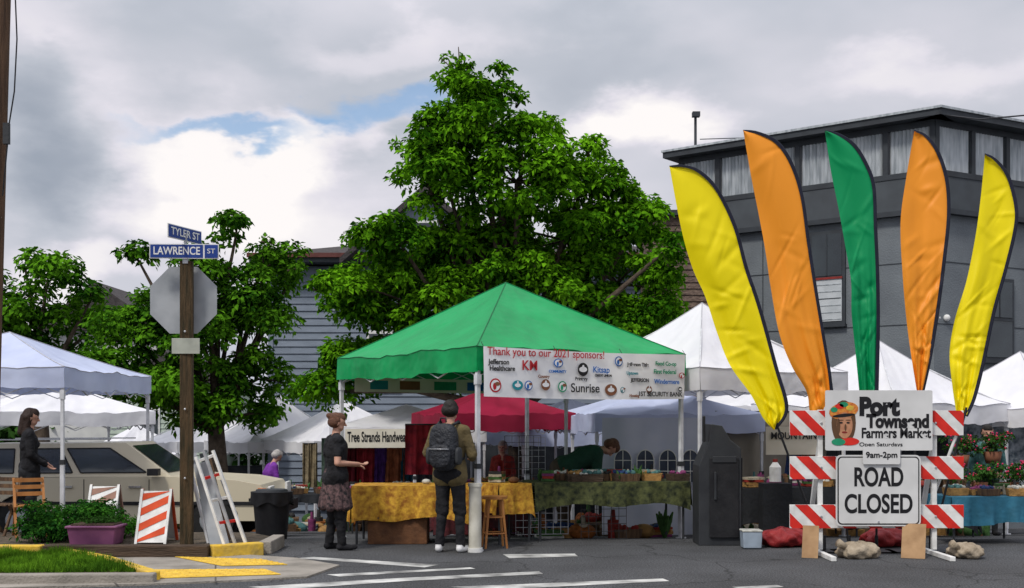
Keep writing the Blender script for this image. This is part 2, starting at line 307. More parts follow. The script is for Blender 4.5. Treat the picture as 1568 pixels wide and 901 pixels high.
# ---------------- tents
def tent(name,cx,cy,sx,sy,yaw,eave,peak,val,mat,legmat=LEGW,p=1.12,sag=.07,valmat=None,ground=None,corners=None,legr=.02,truss=True,seed=0,piping=None):
    b=MB(); R=Matrix.Rotation(yaw,3,'Z'); rg=random.Random(seed+int(cx*10))
    if corners is None: cs=[Vector((cx,cy,0))+R@Vector((x*sx/2,y*sy/2,0)) for x,y in((-1,-1),(1,-1),(1,1),(-1,1))]
    else: cs=[Vector((x,y,0)) for x,y in corners]
    ctr=sum(cs,Vector())/4
    for k in range(4):
        a,c=cs[k],cs[(k+1)%4]; ph=rg.uniform(0,6)
        def roof(u,v,a=a,c=c,ph=ph):
            e=a.lerp(c,u); q=e.lerp(ctr,v); h=eave+(peak-eave)*(v**p)
            h-=sag*4*u*(1-u)*math.sin(math.pi*min(v+.12,1))*1.2
            fo=4*u*(1-u)
            h+=fo*(.020*math.sin(9*u+7*v+ph)*(1-v)+.014*math.sin(26*u+ph*2-9*v)*(1-v)+.010*math.sin(55*u*(1-v*.6)+ph*3)*(1-v)**2)
            return (q.x,q.y,h)
        b.sheet(roof,40,18,mat)
        nrm=(c-a).normalized().cross(Vector((0,0,1)))
        def valf(u,v,a=a,c=c,nrm=nrm,ph=ph):
            e=a.lerp(c,u); s0=roof(u,0)[2]; o=nrm*(.004+.016*v*math.sin(16*u+ph)+.009*v*math.sin(41*u))
            return (e.x+o.x,e.y+o.y,s0-val*v*(1+.03*math.sin(12*u+ph)))
        b.sheet(valf,30,3,valmat or mat)
        if piping:
            b.tube([Vector(roof(0,v/12))+Vector((0,0,.004)) for v in range(13)],.007,piping,6)
            b.tube([Vector(valf(u/20,0))+nrm*.004 for u in range(21)],.005,piping,5)
    for k in range(4):
        a=cs[k]; i=a+(ctr-a).normalized()*.06; g=gz(i.y) if ground is None else ground
        b.box((i.x,i.y,(eave-.04+g)/2),(legr*2,legr*2,eave-.04-g),legmat,yaw); b.box((i.x,i.y,g+.01),(.1,.1,.02),legmat,yaw)
        b.box((i.x,i.y,g+.55),(legr*2.5,legr*2.5,.9),legmat,yaw); b.box((i.x,i.y,g+1.02),(legr*3.2,legr*3.2,.06),DGREY,yaw)
        b.box((i.x,i.y,eave-val-.1),(legr*2.8,legr*2.8,.12),legmat,yaw)
        b.cyl((i.x,i.y,eave-.03),(ctr.x,ctr.y,peak-.1),.012,.012,legmat,6)
        if truss:
            j=cs[(k+1)%4]; j=j+(ctr-j).normalized()*.06
            for s in range(4):
                q0=i.lerp(j,s/4);q1=i.lerp(j,(s+1)/4); zt,zb=eave-.07,eave-.36
                b.beam((q0.x,q0.y,zt),(q1.x,q1.y,zb),.02,.012,legmat); b.beam((q0.x,q0.y,zb),(q1.x,q1.y,zt),.02,.012,legmat)
    b.cyl((ctr.x,ctr.y,peak-.35),(ctr.x,ctr.y,peak-.03),.03,.03,legmat,8)
    ob=b.build(name,smooth=True,ang=35); return ob,cs
Nc=(-.42,14.05);Rc=(2.36,16.0);Lc=(-2.53,17.06);Bc=(Rc[0]+Lc[0]-Nc[0],Rc[1]+Lc[1]-Nc[1])
gt,gc=tent('green_canopy_tent',0,0,0,0,math.radians(35),2.46,3.5,.3,GREEN,p=1.03,sag=.05,corners=[Nc,Rc,Bc,Lc],legr=.024,piping=GREEND)
Y35=math.radians(35)
def T(name,px,d,size,eave,peak,val,mat,yaw=Y35,**k):
    g=gz(d); return tent(name,X(px,d),d,size,size,yaw,eave+g,peak+g,val,mat,**k)
GRP=M('seam_grey',(0.5,0.5,0.54),None)
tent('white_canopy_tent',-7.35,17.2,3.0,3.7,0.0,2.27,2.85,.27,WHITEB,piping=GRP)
T('white_canopy_tent',85,22.5,2.9,2.32,2.9,.25,WHITE,seed=1)
T('white_canopy_tent',322,33,2.9,2.45,3.42,.28,WHITE,seed=2,p=1.35)
T('white_canopy_tent',428,30,2.9,2.25,3.42,.25,WHITE,seed=3,p=1.35)
T('white_canopy_tent',527,28,2.95,2.15,3.08,.25,WHITE,seed=4)
T('white_canopy_tent',210,38,2.9,2.4,3.3,.25,WHITE,seed=5)
hw,hc=T('white_canopy_tent',622,24,3.0,2.15,2.6,.30,WHITE,yaw=.12,seed=6)
T('maroon_canopy_tent',752,21,2.3,2.15,2.62,.28,MAROON,yaw=.35,seed=7)
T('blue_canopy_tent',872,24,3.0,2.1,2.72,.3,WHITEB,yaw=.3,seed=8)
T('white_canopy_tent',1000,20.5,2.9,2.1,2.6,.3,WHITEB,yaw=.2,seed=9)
T('white_canopy_tent',1075,18,3.05,2.5,3.57,.3,WHITE,seed=10,p=1.3,piping=GRP)
T('white_canopy_tent',1200,23,3.0,2.5,3.5,.3,WHITE,seed=11,p=1.3)
T('white_canopy_tent',1345,20,3.0,2.22,3.3,.3,WHITE,seed=12,p=1.3,piping=GRP)
T('white_canopy_tent',1562,21,3.0,2.25,3.25,.3,WHITE,seed=13,p=1.3,piping=GRP)
T('white_canopy_tent',1470,26,3.0,2.3,3.2,.3,WHITE,seed=14)
# ---------------- sponsor banner on green tent
ban=M('banner_vinyl',(0.80,0.80,0.80),(0.74,0.74,0.75),2,0.45,0.3,bscale=3,bdist=.05)
a=Vector((*Nc,0));c=Vector((*Rc,0)); ax=(c-a).normalized(); nr=ax.cross(Vector((0,0,1))); by=math.atan2(ax.y,ax.x); BL=(c-a).length
b=MB()
def bf(u,v):
    p=a+ax*(.06+u*(BL-.12))+nr*(.05+.012*math.sin(9*u+2*v)+.004*math.sin(40*u)); return (p.x,p.y,2.455-.02*math.sin(math.pi*u)-v*.60)
b.sheet(bf,60,6,ban)
for u in(0,.33,.66,1):
    p=Vector(bf(u,0)); b.tube([p,p+Vector((0,0,.06))-nr*.05],.004,INK,5)
bo=b.build('sponsor_banner',smooth=True)
INKC={'k':INK,'g':M('ink_green',(0.02,0.3,0.15),None),'b':M('ink_blue',(0.02,0.15,0.5),None),'r':M('ink_red',(0.5,0.02,0.03),None),'t':M('ink_teal',(0.02,0.25,0.3),None),'n':M('ink_brown',(0.25,0.1,0.05),None)}
def bt(s,u,v,size,col,sx=1.0,bold=.002):
    p=a+ax*(.06+u*(BL-.12))+nr*.072; txt(s,size,(p.x,p.y,2.44-v*.60),INKC[col],bo,yaw=by,sx=sx,bold=bold)
bt('Thank you to our 2021 sponsors!',.29,.07,.14,'r',.95,.001)
for s,u,v,sz,c in [('Jefferson',.065,.28,.085,'k'),('Healthcare',.08,.41,.085,'k'),('KM',.205,.34,.17,'r'),('COMMUNITY',.335,.44,.045,'b'),('Kitsap',.55,.38,.11,'b'),('CREDIT UNION',.56,.50,.04,'k'),('Jefferson Title',.74,.24,.065,'k'),('Food Co-op',.89,.2,.075,'g'),('First Federal',.885,.38,.08,'g'),('JEFFERSON',.75,.58,.065,'k'),('Windermere',.895,.60,.085,'b'),('1ST SECURITY BANK',.86,.88,.085,'k'),('Sunrise',.47,.78,.16,'k'),('Housing',.72,.92,.05,'n'),('Uptown',.71,.43,.06,'t'),('Printery',.45,.58,.06,'k'),('Country',.27,.55,.05,'n')]:
    bt(s,u,v,sz,c)
b=MB()
def disc(u,v,r,m,k=0.067,asp=1.0):
    p=a+ax*(.06+u*(BL-.12))+nr*k; z=2.44-v*.60
    b.poly([(p.x+ax.x*r*asp*math.cos(t),p.y+ax.y*r*asp*math.cos(t),z+r*math.sin(t)) for t in [2*math.pi*i/20 for i in range(20)]],m)
for i_,(u,v,r,c) in enumerate([(.05,.75,.085,'r'),(.15,.74,.06,'t'),(.2,.74,.06,'b'),(.28,.72,.07,'n'),(.34,.26,.055,'b'),(.46,.38,.085,'k'),(.36,.75,.07,'g'),(.60,.8,.075,'n'),(.64,.18,.065,'b'),(.80,.78,.05,'n'),(.98,.45,.04,'r'),(.97,.76,.035,'k'),(.66,.8,.04,'t')]):
    asp=1.35 if i_%3==1 else 1.0
    disc(u,v,r,INKC[c],asp=asp)
    if i_%2==0: disc(u,v,r*.78,ban,.069,asp); disc(u-.004,v+.02,r*.5,INKC[c],.071,.6); disc(u+.008,v-.03,r*.28,INKC['n'],.0715,1.6)
    else: disc(u,v,r*.4,ban,.069,1.9); disc(u,v-.06,r*.25,ban,.0705,.8)
b.build('logo_marks',bo)
b=MB(); Lp=Vector((*Lc,0)); Bp=Vector((*Bc,0)); ax3=(Bp-Lp).normalized(); n3=ax3.cross(Vector((0,0,1)))
b.prism([Lp+ax3*.25+n3*.05+Vector((0,0,1.98)),Lp+ax3*2.9+n3*.05+Vector((0,0,1.98)),Lp+ax3*2.9+n3*.05+Vector((0,0,2.19)),Lp+ax3*.25+n3*.05+Vector((0,0,2.19))],n3*.006,M('cream_banner',(0.7,0.66,0.55),(0.6,0.56,0.45),3,0.6))
for i,(s_,w_,cc) in enumerate([(.5,.3,INKC['t']),(1.0,.35,INKC['n']),(1.6,.4,INKC['g']),(2.2,.35,INKC['b']),(2.65,.2,INKC['r'])]):
    q0=Lp+ax3*s_+n3*.058; b.poly([q0+Vector((0,0,2.02)),q0+ax3*w_+Vector((0,0,2.02)),q0+ax3*w_+Vector((0,0,2.15)),q0+Vector((0,0,2.15))],cc)
b.build('photo_banner')
b=MB(); p0,p1=hc[0],hc[1]; ax2=(p1-p0).normalized(); n2=ax2.cross(Vector((0,0,1))); ze=2.15+gz(24)
q0=p0.lerp(p1,.10)+n2*.03;q1=p0.lerp(p1,.56)+n2*.03
b.prism([(q0.x,q0.y,ze-.40),(q1.x,q1.y,ze-.40),(q1.x,q1.y,ze-.04),(q0.x,q0.y,ze-.04)],n2*.006,M('cream_banner',(0,0,0)))
hb=b.build('shop_banner'); m_=q0.lerp(q1,.5)+n2*.012
txt('Tree Strands Handweavers',.19,(m_.x,m_.y,ze-.2),INK,hb,yaw=math.atan2(ax2.y,ax2.x),bold=.004,fit=(1.3,.2))
# ---------------- buildings
def wallf(A,B):
    A=Vector((*A,0));B=Vector((*B,0)); ax=(B-A).normalized(); nr=ax.cross(Vector((0,0,1)))
    return (lambda s,z,o=0: A+ax*s+nr*o+Vector((0,0,z))),(B-A).length,math.atan2(ax.y,ax.x)
BW=M('building_grey_stucco',(0.165,0.185,0.20),(0.125,0.14,0.155),1.2,0.85,0.4,bscale=25,detail=6)
BD=M('building_dark_trim',(0.04,0.047,0.055),(0.03,0.034,0.04),3,0.6)
COR=M('corrugated_metal',(0.50,0.53,0.55),(0.28,0.31,0.33),3,0.45,metal=0.3,stretch=(3,3,.5))
BL_=M('window_blind',(0.5,0.53,0.55),(0.4,0.43,0.45),3,0.6)
RTRIM=M('red_trim',(0.25,0.03,0.025),None)
b=MB(); C0=(10.77,30.0); LF_=(5.0,34.6); RT=(19.0,34.6); BK=(13.0,42.0); g=-2.4
b.prism([(LF_[0],LF_[1],g),(C0[0],C0[1],g),(RT[0],RT[1],g),(BK[0],BK[1],g)],(0,0,7.75-g),BW)
for A,B,isl_ in((LF_,C0,True),(C0,RT,False)):
    f,Ln,yw=wallf(A,B)
    def bx(s0,s1,z0,z1,o0,o1,m):
        b.prism([f(s0,z0,o0),f(s1,z0,o0),f(s1,z0,o1),f(s0,z0,o1)],(0,0,z1-z0),m)
    bx(-.08,Ln+.08,6.95,7.78,.01,.14,M('building_band',(0.07,0.08,0.09),(0.055,0.062,0.07),2,.8))
    bx(-.1,Ln+.1,6.82,6.95,.01,.2,BD)
    bx(-.35,Ln+.35,9.2,9.36,-.5,.5,BD)
    bx(-.38,Ln+.38,9.36,9.42,-.5,.54,COR)
    bx(-.05,Ln+.05,7.78,7.92,-.1,.16,BD)
    bx(-.05,Ln+.05,9.05,9.198,-.1,.1,BD)
    npan=6 if isl_ else 7; ps=Ln/npan
    for i in range(npan+1): bx(i*ps-.07,i*ps+.07,7.92,9.05,-.05,.12,BD)
    for i in range(npan):
        s0=i*ps+.1;s1=(i+1)*ps-.1;n=int((s1-s0)/.05)
        vs=[]
        for j in range(n+1):
            s=s0+(s1-s0)*j/n; o=.05+(.022 if j%2 else -.022); vs+= [f(s,7.93,o),f(s,9.04,o)]
        b.add(vs,[(2*j,2*j+2,2*j+3,2*j+1) for j in range(n)],COR)
    wins=[(1.0,1.8,4.3,6.5),(4.1,4.95,4.2,6.55),(4.1,4.95,0,2.2),(1.0,1.8,0,2.2)] if isl_ else [(1.9,2.9,3.2,5.2),(4.4,5.4,3.2,5.2),(6.6,7.6,3.2,5.2),(1.9,2.9,-.4,1.6)]
    for s0,s1,z0,z1 in wins:
        bx(s0-.09,s1+.09,z0-.09,z1+.09,.01,.07,BD)
        zm=lerp(z0,z1,.48)
        bx(s0,s1,zm+.1,z1,.07,.085,GLASS); bx(s0,s1,z0,zm,.07,.085,BL_ if isl_ else GLASS)
        if isl_:
            for q in range(6): bx(s0+.02,s1-.02,lerp(z0,zm,(q+.2)/6),lerp(z0,zm,(q+.2)/6)+.02,.085,.095,BD if q==3 else COR)
        bx(s0-.02,s1+.02,zm,zm+.06,.07,.11,RTRIM if isl_ else BD); bx((s0+s1)/2-.015,(s0+s1)/2+.015,zm+.1,z1,.085,.1,BD)
        bx(s0-.12,s1+.12,z0-.16,z0-.09,.01,.14,BD)
    for z in (5.6,4.0,2.4): bx(.03,Ln-.03,z,z+.02,.004,.012,BD)
    for s in (2.6,5.4): bx(s,s+.02,1.0,6.8,.004,.014,BD)
f,Ln,yw=wallf(LF_,C0)
b.tube([f(Ln-1.6,6.8,.1),f(Ln-1.6,0,.1)],.05,BD,8)
b.tube([(5.4,34.6,9.3),(5.4,34.6,10.5)],.04,BD,6); b.box((5.4,34.5,10.5),(.22,.2,.14),BD); b.tube([(5.5,34.4,9.75),(6.6,33.6,9.6)],.015,BD,4)
p=W(1440,483,30.3); b.box(p,(.15,.2,.12),BD); b.sph(p+Vector((.12,-.12,-.08)),.09,WPAINT); b.sph(p+Vector((-.12,-.12,-.08)),.09,WPAINT)
b.build('corrugated_parapet_building')
CLAP=M('blue_grey_clapboard',(0.20,0.235,0.29),(0.155,0.185,0.23),1.5,0.75,0.15,stretch=(1,1,4))
ROOF=M('dark_shingle_roof',(0.07,0.062,0.062),(0.04,0.035,0.035),6,0.9,0.6)
TRIMM=M('maroon_gutter',(0.13,0.045,0.04),None)
b=MB(); x0,x1,yh=-6.75,5.0,33.0; zt=5.9
b.prism([(x0+.03,yh+.03,-2.3),(x1-.03,yh+.03,-2.3),(x1-.03,40,-2.3),(x0+.03,40,-2.3)],(0,0,zt+2.25),CLAP)
z=-1.0
while z<zt-.2:
    b.add([(x0,yh,z+.2),(x1,yh,z+.2),(x1,yh-.035,z),(x0,yh-.035,z),(x1,yh+.01,z),(x0,yh+.01,z)],[(0,3,2,1),(3,5,4,2)],CLAP)
    b.add([(x0,yh,z+.2),(x0,40,z+.2),(x0-.035,40,z),(x0-.035,yh,z)],[(0,1,2,3)],CLAP); z+=.2
b.box((x0-.02,yh-.03,1.8),(.14,.06,8.0),CLAP)
b.prism([(x0-.5,yh-.6,zt),(x1+.2,yh-.6,zt),(x1+.2,40.5,zt),(x0-.5,40.5,zt)],(0,0,.16),BD)
b.prism([(x0-.55,yh-.68,zt+.12),(x1+.2,yh-.68,zt+.12),(x1+.2,yh-.6,zt+.12),(x0-.55,yh-.6,zt+.12)],(0,0,.12),TRIMM)
b.add([(x0-.5,yh-.6,zt+.2),(x1+.2,yh-.6,zt+.2),(x1+.2,40.5,zt+.2),(x0-.5,40.5,zt+.2),(x0+4,36.8,zt+1.3),(x1-3,36.8,zt+1.3)],[(0,1,5,4),(1,2,5),(2,3,4,5),(3,0,4)],ROOF)
gx,gzk=X(650,32),Z(283,32)
b.prism([(gx-1.9,32.2,zt+.25),(gx+1.9,32.2,zt+.25),(gx,32.2,gzk-.25)],(0,4,0),CLAP)
for s in(-1,1):
    b.prism([(gx,31.9,gzk),(gx+s*2.3,31.9,zt+.05),(gx+s*2.3,31.9,zt-.12),(gx,31.9,gzk-.2)],(0,4.6,0),ROOF)
b.box((gx,32.17,zt+.75),(.7,.06,.7),WPAINT); b.box((gx,32.13,zt+.75),(.55,.04,.55),GLASS)
for wx in(-3.6,-1,1.5):
    b.box((wx,yh-.06,3.2),(.95,.08,1.7),WPAINT); b.box((wx,yh-.11,3.2),(.8,.03,1.5),GLASS); b.box((wx,yh-.13,3.2),(.8,.03,.05),WPAINT)
b.build('clapboard_house')
SH=M('brown_shingle',(0.18,0.13,0.10),(0.08,0.055,0.045),9,0.9,0.8,bscale=20,stretch=(1,1,2.5))
b=MB(); xa,xb=3.6,5.6
b.prism([(xa,31.5,-2.2),(5.25,31.5,-2.2),(5.25,32.9,-2.2),(xa,32.9,-2.2)],(0,0,9.2),SH)
b.prism([(xa-.2,31.3,7.0),(5.35,31.3,7.0),(5.35,32.95,7.0),(xa-.2,32.95,7.0)],(0,0,.14),BD)
z=2.0
while z<7: b.add([(xa,31.49,z+.16),(5.25,31.49,z+.16),(5.25,31.46,z),(xa,31.46,z)],[(0,3,2,1)],SH); z+=.17
b.build('shingled_house')
b=MB(); PG=M('pale_green_siding',(0.45,0.53,0.45),(0.36,0.43,0.36),2,0.8)
hx0,hx1,hy=X(165,44),X(330,44),44
b.prism([(hx0,hy,-2.3),(hx1,hy,-2.3),(hx1,50,-2.3),(hx0,50,-2.3)],(0,0,5.2),PG)
z=-1
while z<2.7: b.add([(hx0,hy-.01,z+.2),(hx1,hy-.01,z+.2),(hx1,hy-.04,z),(hx0,hy-.04,z)],[(0,3,2,1)],PG); z+=.2
mxx=(hx0+hx1)/2
b.prism([(hx0-.3,hy-.3,2.9),(mxx,hy-.3,4.2),(hx1+.3,hy-.3,2.9)],(0,6.5,0),ROOF)
b.box((mxx-.5,hy-.05,1.3),(.9,.06,1.3),WPAINT); b.box((mxx-.5,hy-.1,1.3),(.75,.04,1.15),GLASS)
b.build('pale_green_house')
b=MB(); b.prism([(X(60,46),46,-2.3),(X(240,46),46,-2.3),(X(240,46),52,-2.3),(X(60,46),52,-2.3)],(0,0,7.3),M('offwhite_siding',(0.6,0.6,0.58),(0.5,0.5,0.5),2,0.8))
b.prism([(X(50,45.6),45.6,5.0),(X(145,45.6),45.6,6.9),(X(250,45.6),45.6,5.0)],(0,6.5,0),ROOF); b.build('white_house')
# ---------------- utility pole + cable
b=MB(); POLE=M('pole_wood',(0.15,0.085,0.05),(0.07,0.04,0.025),3,0.9,0.7,stretch=(8,8,.5),bscale=15)
tp=W(2,-60,12.5); bp=Vector((X(-30,12.5),12.5,0)); b.tube([bp,tp.lerp(bp,.5),tp],[.15,.125,.105],POLE,16)
b.tube([W(22,-40,12.4),W(26,60,12.4),W(22,140,12.4),W(14,190,12.4),W(12,215,12.4),W(4,300,12.4)],.008,INK,6)
b.box(W(10,205,12.37),(.06,.05,.22),DGREY)
b.build('utility_pole',smooth=True,ang=50)
b=MB(); b.tube([W(1435,186,30)+Vector((0,-.6,0)),W(1500,183,28),W(1568,177,26),W(1700,160,22)],.018,INK,5); b.build('power_cable')
# ---------------- street sign post with stop sign
b=MB(); pd=13.7; px_=X(286,pd)
b.box((px_,pd,1.72),(.145,.12,3.4),POSTW,.15)
for zz_ in(.9,1.7,2.6): b.cyl((px_,pd-.07,zz_),(px_,pd-.085,zz_),.014,.014,METAL,8)
sp=b.build('street_sign_post',bev=.012)
b=MB(); ALU=M('sign_aluminium',(0.42,0.44,0.46),(0.30,0.32,0.34),4,0.5,0.05,metal=0.35)
oc=Vector((X(281,13.83),13.83,Z(460,13.83))); r=.425
b.prism([(oc.x+r*math.cos(math.radians(22.5+45*i)),oc.y,oc.z+r*math.sin(math.radians(22.5+45*i))) for i in range(8)],(0,.006,0),ALU)
for z in(-.25,.25): b.box((oc.x,oc.y-.0,oc.z+z),(.05,.03,.03),METAL)
rr=r-.02
b.prism([(oc.x+rr*math.cos(math.radians(22.5+45*i)),oc.y+.0065,oc.z+rr*math.sin(math.radians(22.5+45*i))) for i in range(8)],(0,.004,0),RED)
b.build('stop_sign_panel',sp)
b=MB(); zc=Z(530,13.6)
b.prism([(X(262,13.6),13.62,zc-.09),(X(305,13.6),13.62,zc-.09),(X(305,13.6),13.62,zc+.09),(X(262,13.6),13.62,zc+.09)],(0,.01,0),M('small_tag_grey',(0.42,0.44,0.38),None)); b.build('small_tag',sp,bev=.004)
BLUE=M('street_sign_blue',(0.015,0.05,0.26),(0.012,0.04,0.20),4,0.4)
def ssign(text,c,w,h,yaw,tag,tw):
    b=MB(); b.box(c,(w,.012,h),WPAINT,yaw); R=Matrix.Rotation(yaw,3,'Z'); 
    b.box(c+R@Vector((0,-.007,0)),(w-.02,.006,h-.02),BLUE,yaw); b.box(c+R@Vector((0,.007,0)),(w-.02,.006,h-.02),BLUE,yaw)
    o=b.build(tag,sp); q=c+R@Vector((0,-.0125,0)); txt(text,h*.78,q,WPAINT,o,yaw=yaw,bold=.002,fit=(tw,h*.55)); return o
c1=Vector((X(282,13.6),13.6,Z(385,13.6))); ssign('LAWRENCE',c1+Vector((-.085,0,0)),.62,.17,.06,'lawrence_street_blade',.53)
b=MB(); b.box(c1+Vector((.31,.02,0)),(.17,.012,.17),WPAINT,.06); b.box(c1+Vector((.31,.0125,0)),(.15,.008,.15),BLUE,.06); o=b.build('street_suffix',sp); txt('ST',.08,c1+Vector((.31,.006,0)),WPAINT,o,yaw=.06,fit=(.09,.055))
c2=Vector((X(281,13.6),13.65,Z(358,13.6))); ssign('TYLER ST',c2,.66,.16,math.radians(71),'tyler_street_blade',.56)
b=MB(); b.box((c1.x,13.66,(c1.z+c2.z)/2-.06),(.03,.03,.34),METAL); b.box((px_,13.66,3.44),(.06,.06,.1),METAL); b.build('bracket',sp)
# ---------------- feather flags
def resample(pts,n):
    P=[Vector((x,y)) for x,y in pts]; L_=[0]
    for i in range(1,len(P)): L_.append(L_[-1]+(P[i]-P[i-1]).length)
    out=[]
    for k in range(n+1):
        t=L_[-1]*k/n; i=0
        while i<len(P)-2 and L_[i+1]<t: i+=1
        u=(t-L_[i])/max(1e-6,L_[i+1]-L_[i]); p0=P[max(i-1,0)];p1=P[i];p2=P[i+1];p3=P[min(i+2,len(P)-1)]
        out.append(.5*((2*p1)+(p2-p0)*u+(2*p0-5*p1+4*p2-p3)*u*u+(3*p1-p0-3*p2+p3)*u**3))
    return out
def flagmat(n,c): return M(n,c,tuple(x*.96 for x in c),2,0.5,0.0,trans=0.15)
FY=flagmat('flag_yellow',(0.88,0.72,0.0)); FO=flagmat('flag_orange',(0.88,0.31,0.02)); FG=flagmat('flag_green',(0.0,0.29,0.095))
FB=M('flag_black_sleeve',(0.012,0.014,0.03),None)
def flag(pole,edge,mat,base,ph,d=14.0,lean=0.0):
    n=140; A=resample(pole,n); Bq=resample(edge,n); b=MB(); rg=random.Random(int(ph*10))
    cre=[(rg.uniform(.12,.98),rg.uniform(-.22,.22),rg.uniform(.006,.016),rg.uniform(.008,.022)*rg.choice([-1,1]),rg.uniform(.2,.8),rg.uniform(.15,.4)) for _ in range(26)]
    def dep(u,v):
        w_=min(1,v*2+.15)
        r_=.05*w_*u*math.sin(8*v+4*u+ph)+.02*u*math.sin(21*v-6*u+ph)*v+.02*math.sin(5*u+3*v+ph)
        r_+=.03*v*v*math.sin(13*u+5*v+ph)+.014*v*v*v*math.sin(29*u-7*v+2*ph)
        for v0,sl_,wd_,am,uc,uw in cre:   # individual creases
            q_=(v-v0-sl_*(u-uc))/wd_
            if abs(q_)<3: r_+=am*math.exp(-q_*q_)*math.exp(-((u-uc)/uw)**2)*(.5+v)
        return d+lean*(1-v)+r_
    def fn(u,v):
        i=min(int(round(v*n)),n); p=A[i].lerp(Bq[i],u); return W(p.x,p.y,dep(u,v))
    b.sheet(lambda u,v:fn(u,v),28,n,mat)
    pts=[fn(0,j/n) for j in range(0,n+1,2)]; b.tube(pts,[.008+.011*min(1,j/8) for j in range(len(pts))],FB,8)
    def hem(u,v):
        i=min(int(round(v*n)),n); p=A[i]; q=Bq[i]; dd=(q-p); l=max(dd.length,1e-3); p=p+dd/l*min(3.2,l*.4)*u; return W(p.x,p.y,dep(0,v)-.016)
    b.sheet(hem,1,n,FB)
    b.tube([pts[-1]-Vector((0,0,-.1)),Vector((X(base,d),d,.02))],.014,BLACK,8)
    g=Vector((X(base,d),d,0)); b.box(g+Vector((0,0,.012)),(.4,.3,.016),BLACK); b.cyl(g,g+Vector((0,0,.2)),.025,.02,BLACK,8)
    return b.build('feather_flag',smooth=True,ang=60)
flag([(1025,255),(1045,254),(1070,262),(1098,290),(1125,345),(1143,410),(1163,470),(1188,560),(1205,625),(1187,657)],[(1025,255),(1043,350),(1060,410),(1080,455),(1098,510),(1118,560),(1150,605),(1168,640),(1185,659)],FY,1262,0.4)
flag([(1138,200),(1160,203),(1190,218),(1212,250),(1228,300),(1238,370),(1247,430),(1260,510),(1270,570),(1273,600)],[(1138,200),(1150,270),(1162,330),(1172,385),(1180,440),(1193,510),(1212,560),(1235,600),(1240,630),(1250,652)],FO,1300,1.7)
flag([(1263,200),(1285,206),(1308,222),(1326,250),(1338,285),(1341,350),(1344,420),(1345,500),(1343,602)],[(1263,200),(1272,260),(1284,320),(1293,370),(1303,430),(1304,480),(1310,540),(1316,602)],FG,1342,3.1)
flag([(1400,200),(1418,208),(1436,232),(1450,275),(1453,330),(1446,400),(1437,470),(1425,545),(1412,604)],[(1400,200),(1388,270),(1379,340),(1382,420),(1388,490),(1396,550),(1404,600)],FO,1385,4.0,lean=.3)
flag([(1508,236),(1524,244),(1544,270),(1556,315),(1555,350),(1541,410),(1523,475),(1505,560),(1492,610),(1480,637)],[(1508,236),(1502,300),(1494,360),(1480,430),(1462,490),(1454,540),(1458,590),(1465,637)],FY,1425,5.2,lean=.3)
# ---------------- barricade
b=MB(); D=13.6
def stripes(xa,xb,ya,yb,d,flip=1):
    x0,x1=X(xa,d),X(xb,d); z1,z0=Z(ya,d),Z(yb,d); b.box(((x0+x1)/2,d,(z0+z1)/2),(x1-x0,.025,z1-z0),WPAINT)
    h=z1-z0; s=.15; x=x0-h
    def clip(P,lim,sgn):
        o=[]
        for i in range(len(P)):
            p,q=P[i],P[(i+1)%len(P)]; ip=(p[0]-lim)*sgn>=0; iq=(q[0]-lim)*sgn>=0
            if ip:o.append(p)
            if ip!=iq:
                t=(lim-p[0])/(q[0]-p[0]); o.append((lim,p[1]+(q[1]-p[1])*t))
        return o
    while x<x1+h:
        A=[(x,z0),(x+s,z0),(x+s+h*flip,z1),(x+h*flip,z1)]
        A=clip(A,x0,1); A=clip(A,x1,-1) if A else A
        if len(A)>2: b.poly([(p[0],d-.0155,p[1]) for p in A],RED)
        x+=2*s
for (ya,yb) in((629,667),(699,734),(773,809)): stripes(1209,1475,ya,yb,D,-1)
for xx in(1257,1432):
    x=X(xx,D)+.0
    b.box((x,D+.045,Z(735,D)),(.055,.055,1.62),WPAINT)
    b.beam((x,D+.04,1.35),(x,D+.62,.03),.05,.05,WPAINT)
    b.beam((x,D-.55,.03),(x,D+.62,.03),.06,.05,WPAINT)
    for yy_ in(648,716,791): b.cyl((x,D-.014,Z(yy_,D)),(x,D-.026,Z(yy_,D)),.014,.014,METAL,8)
b.beam((X(1465,D),D+.02,Z(668,D)),(X(1424,D),D+.3,Z(815,D)),.03,.03,WPAINT)
bc=b.build('road_barricade',bev=.004)
b=MB()
def rrect(x0,x1,z0,z1,r,y,n=6):
    P=[]
    for cx,cz,a0 in((x1-r,z1-r,0),(x0+r,z1-r,90),(x0+r,z0+r,180),(x1-r,z0+r,270)):
        for i in range(n+1):
            t=math.radians(a0+90*i/n); P.append((cx+r*math.cos(t),y,cz+r*math.sin(t)))
    return P
d=13.52; SW=M('sign_white',(0.68,0.68,0.67),(0.57,0.57,0.56),3,0.5)
x0,x1,z1,z0=X(1280,d),X(1410,d),Z(697,d),Z(806,d)
b.prism(rrect(x0,x1,z0,z1,.06,d),(0,.008,0),SW)
b.prism(rrect(x0+.018,x1-.018,z0+.018,z1-.018,.05,d-.003),(0,.002,0),INK)
b.prism(rrect(x0+.032,x1-.032,z0+.032,z1-.032,.04,d-.006),(0,.002,0),SW)
for xx_,zz_ in(((x0+x1)/2,z1-.05),((x0+x1)/2,z0+.05)): b.cyl((xx_,d-.006,zz_),(xx_,d-.014,zz_),.012,.012,METAL,8)
ro=b.build('road_closed_sign'); cx=(x0+x1)/2
txt('ROAD',.30,(cx,d-.008,Z(732,d)),INK,ro,bold=.008,fit=(75/F*d,30/F*d)); txt('CLOSED',.30,(cx,d-.008,Z(773,d)),INK,ro,bold=.008,fit=(104/F*d,30/F*d))
b=MB(); x0,x1,z1,z0=X(1263,d),X(1427,d),Z(598,d),Z(690,d); d2=13.50
b.prism(rrect(x0,x1,z0,z1,.02,d2),(0,.01,0),SW)
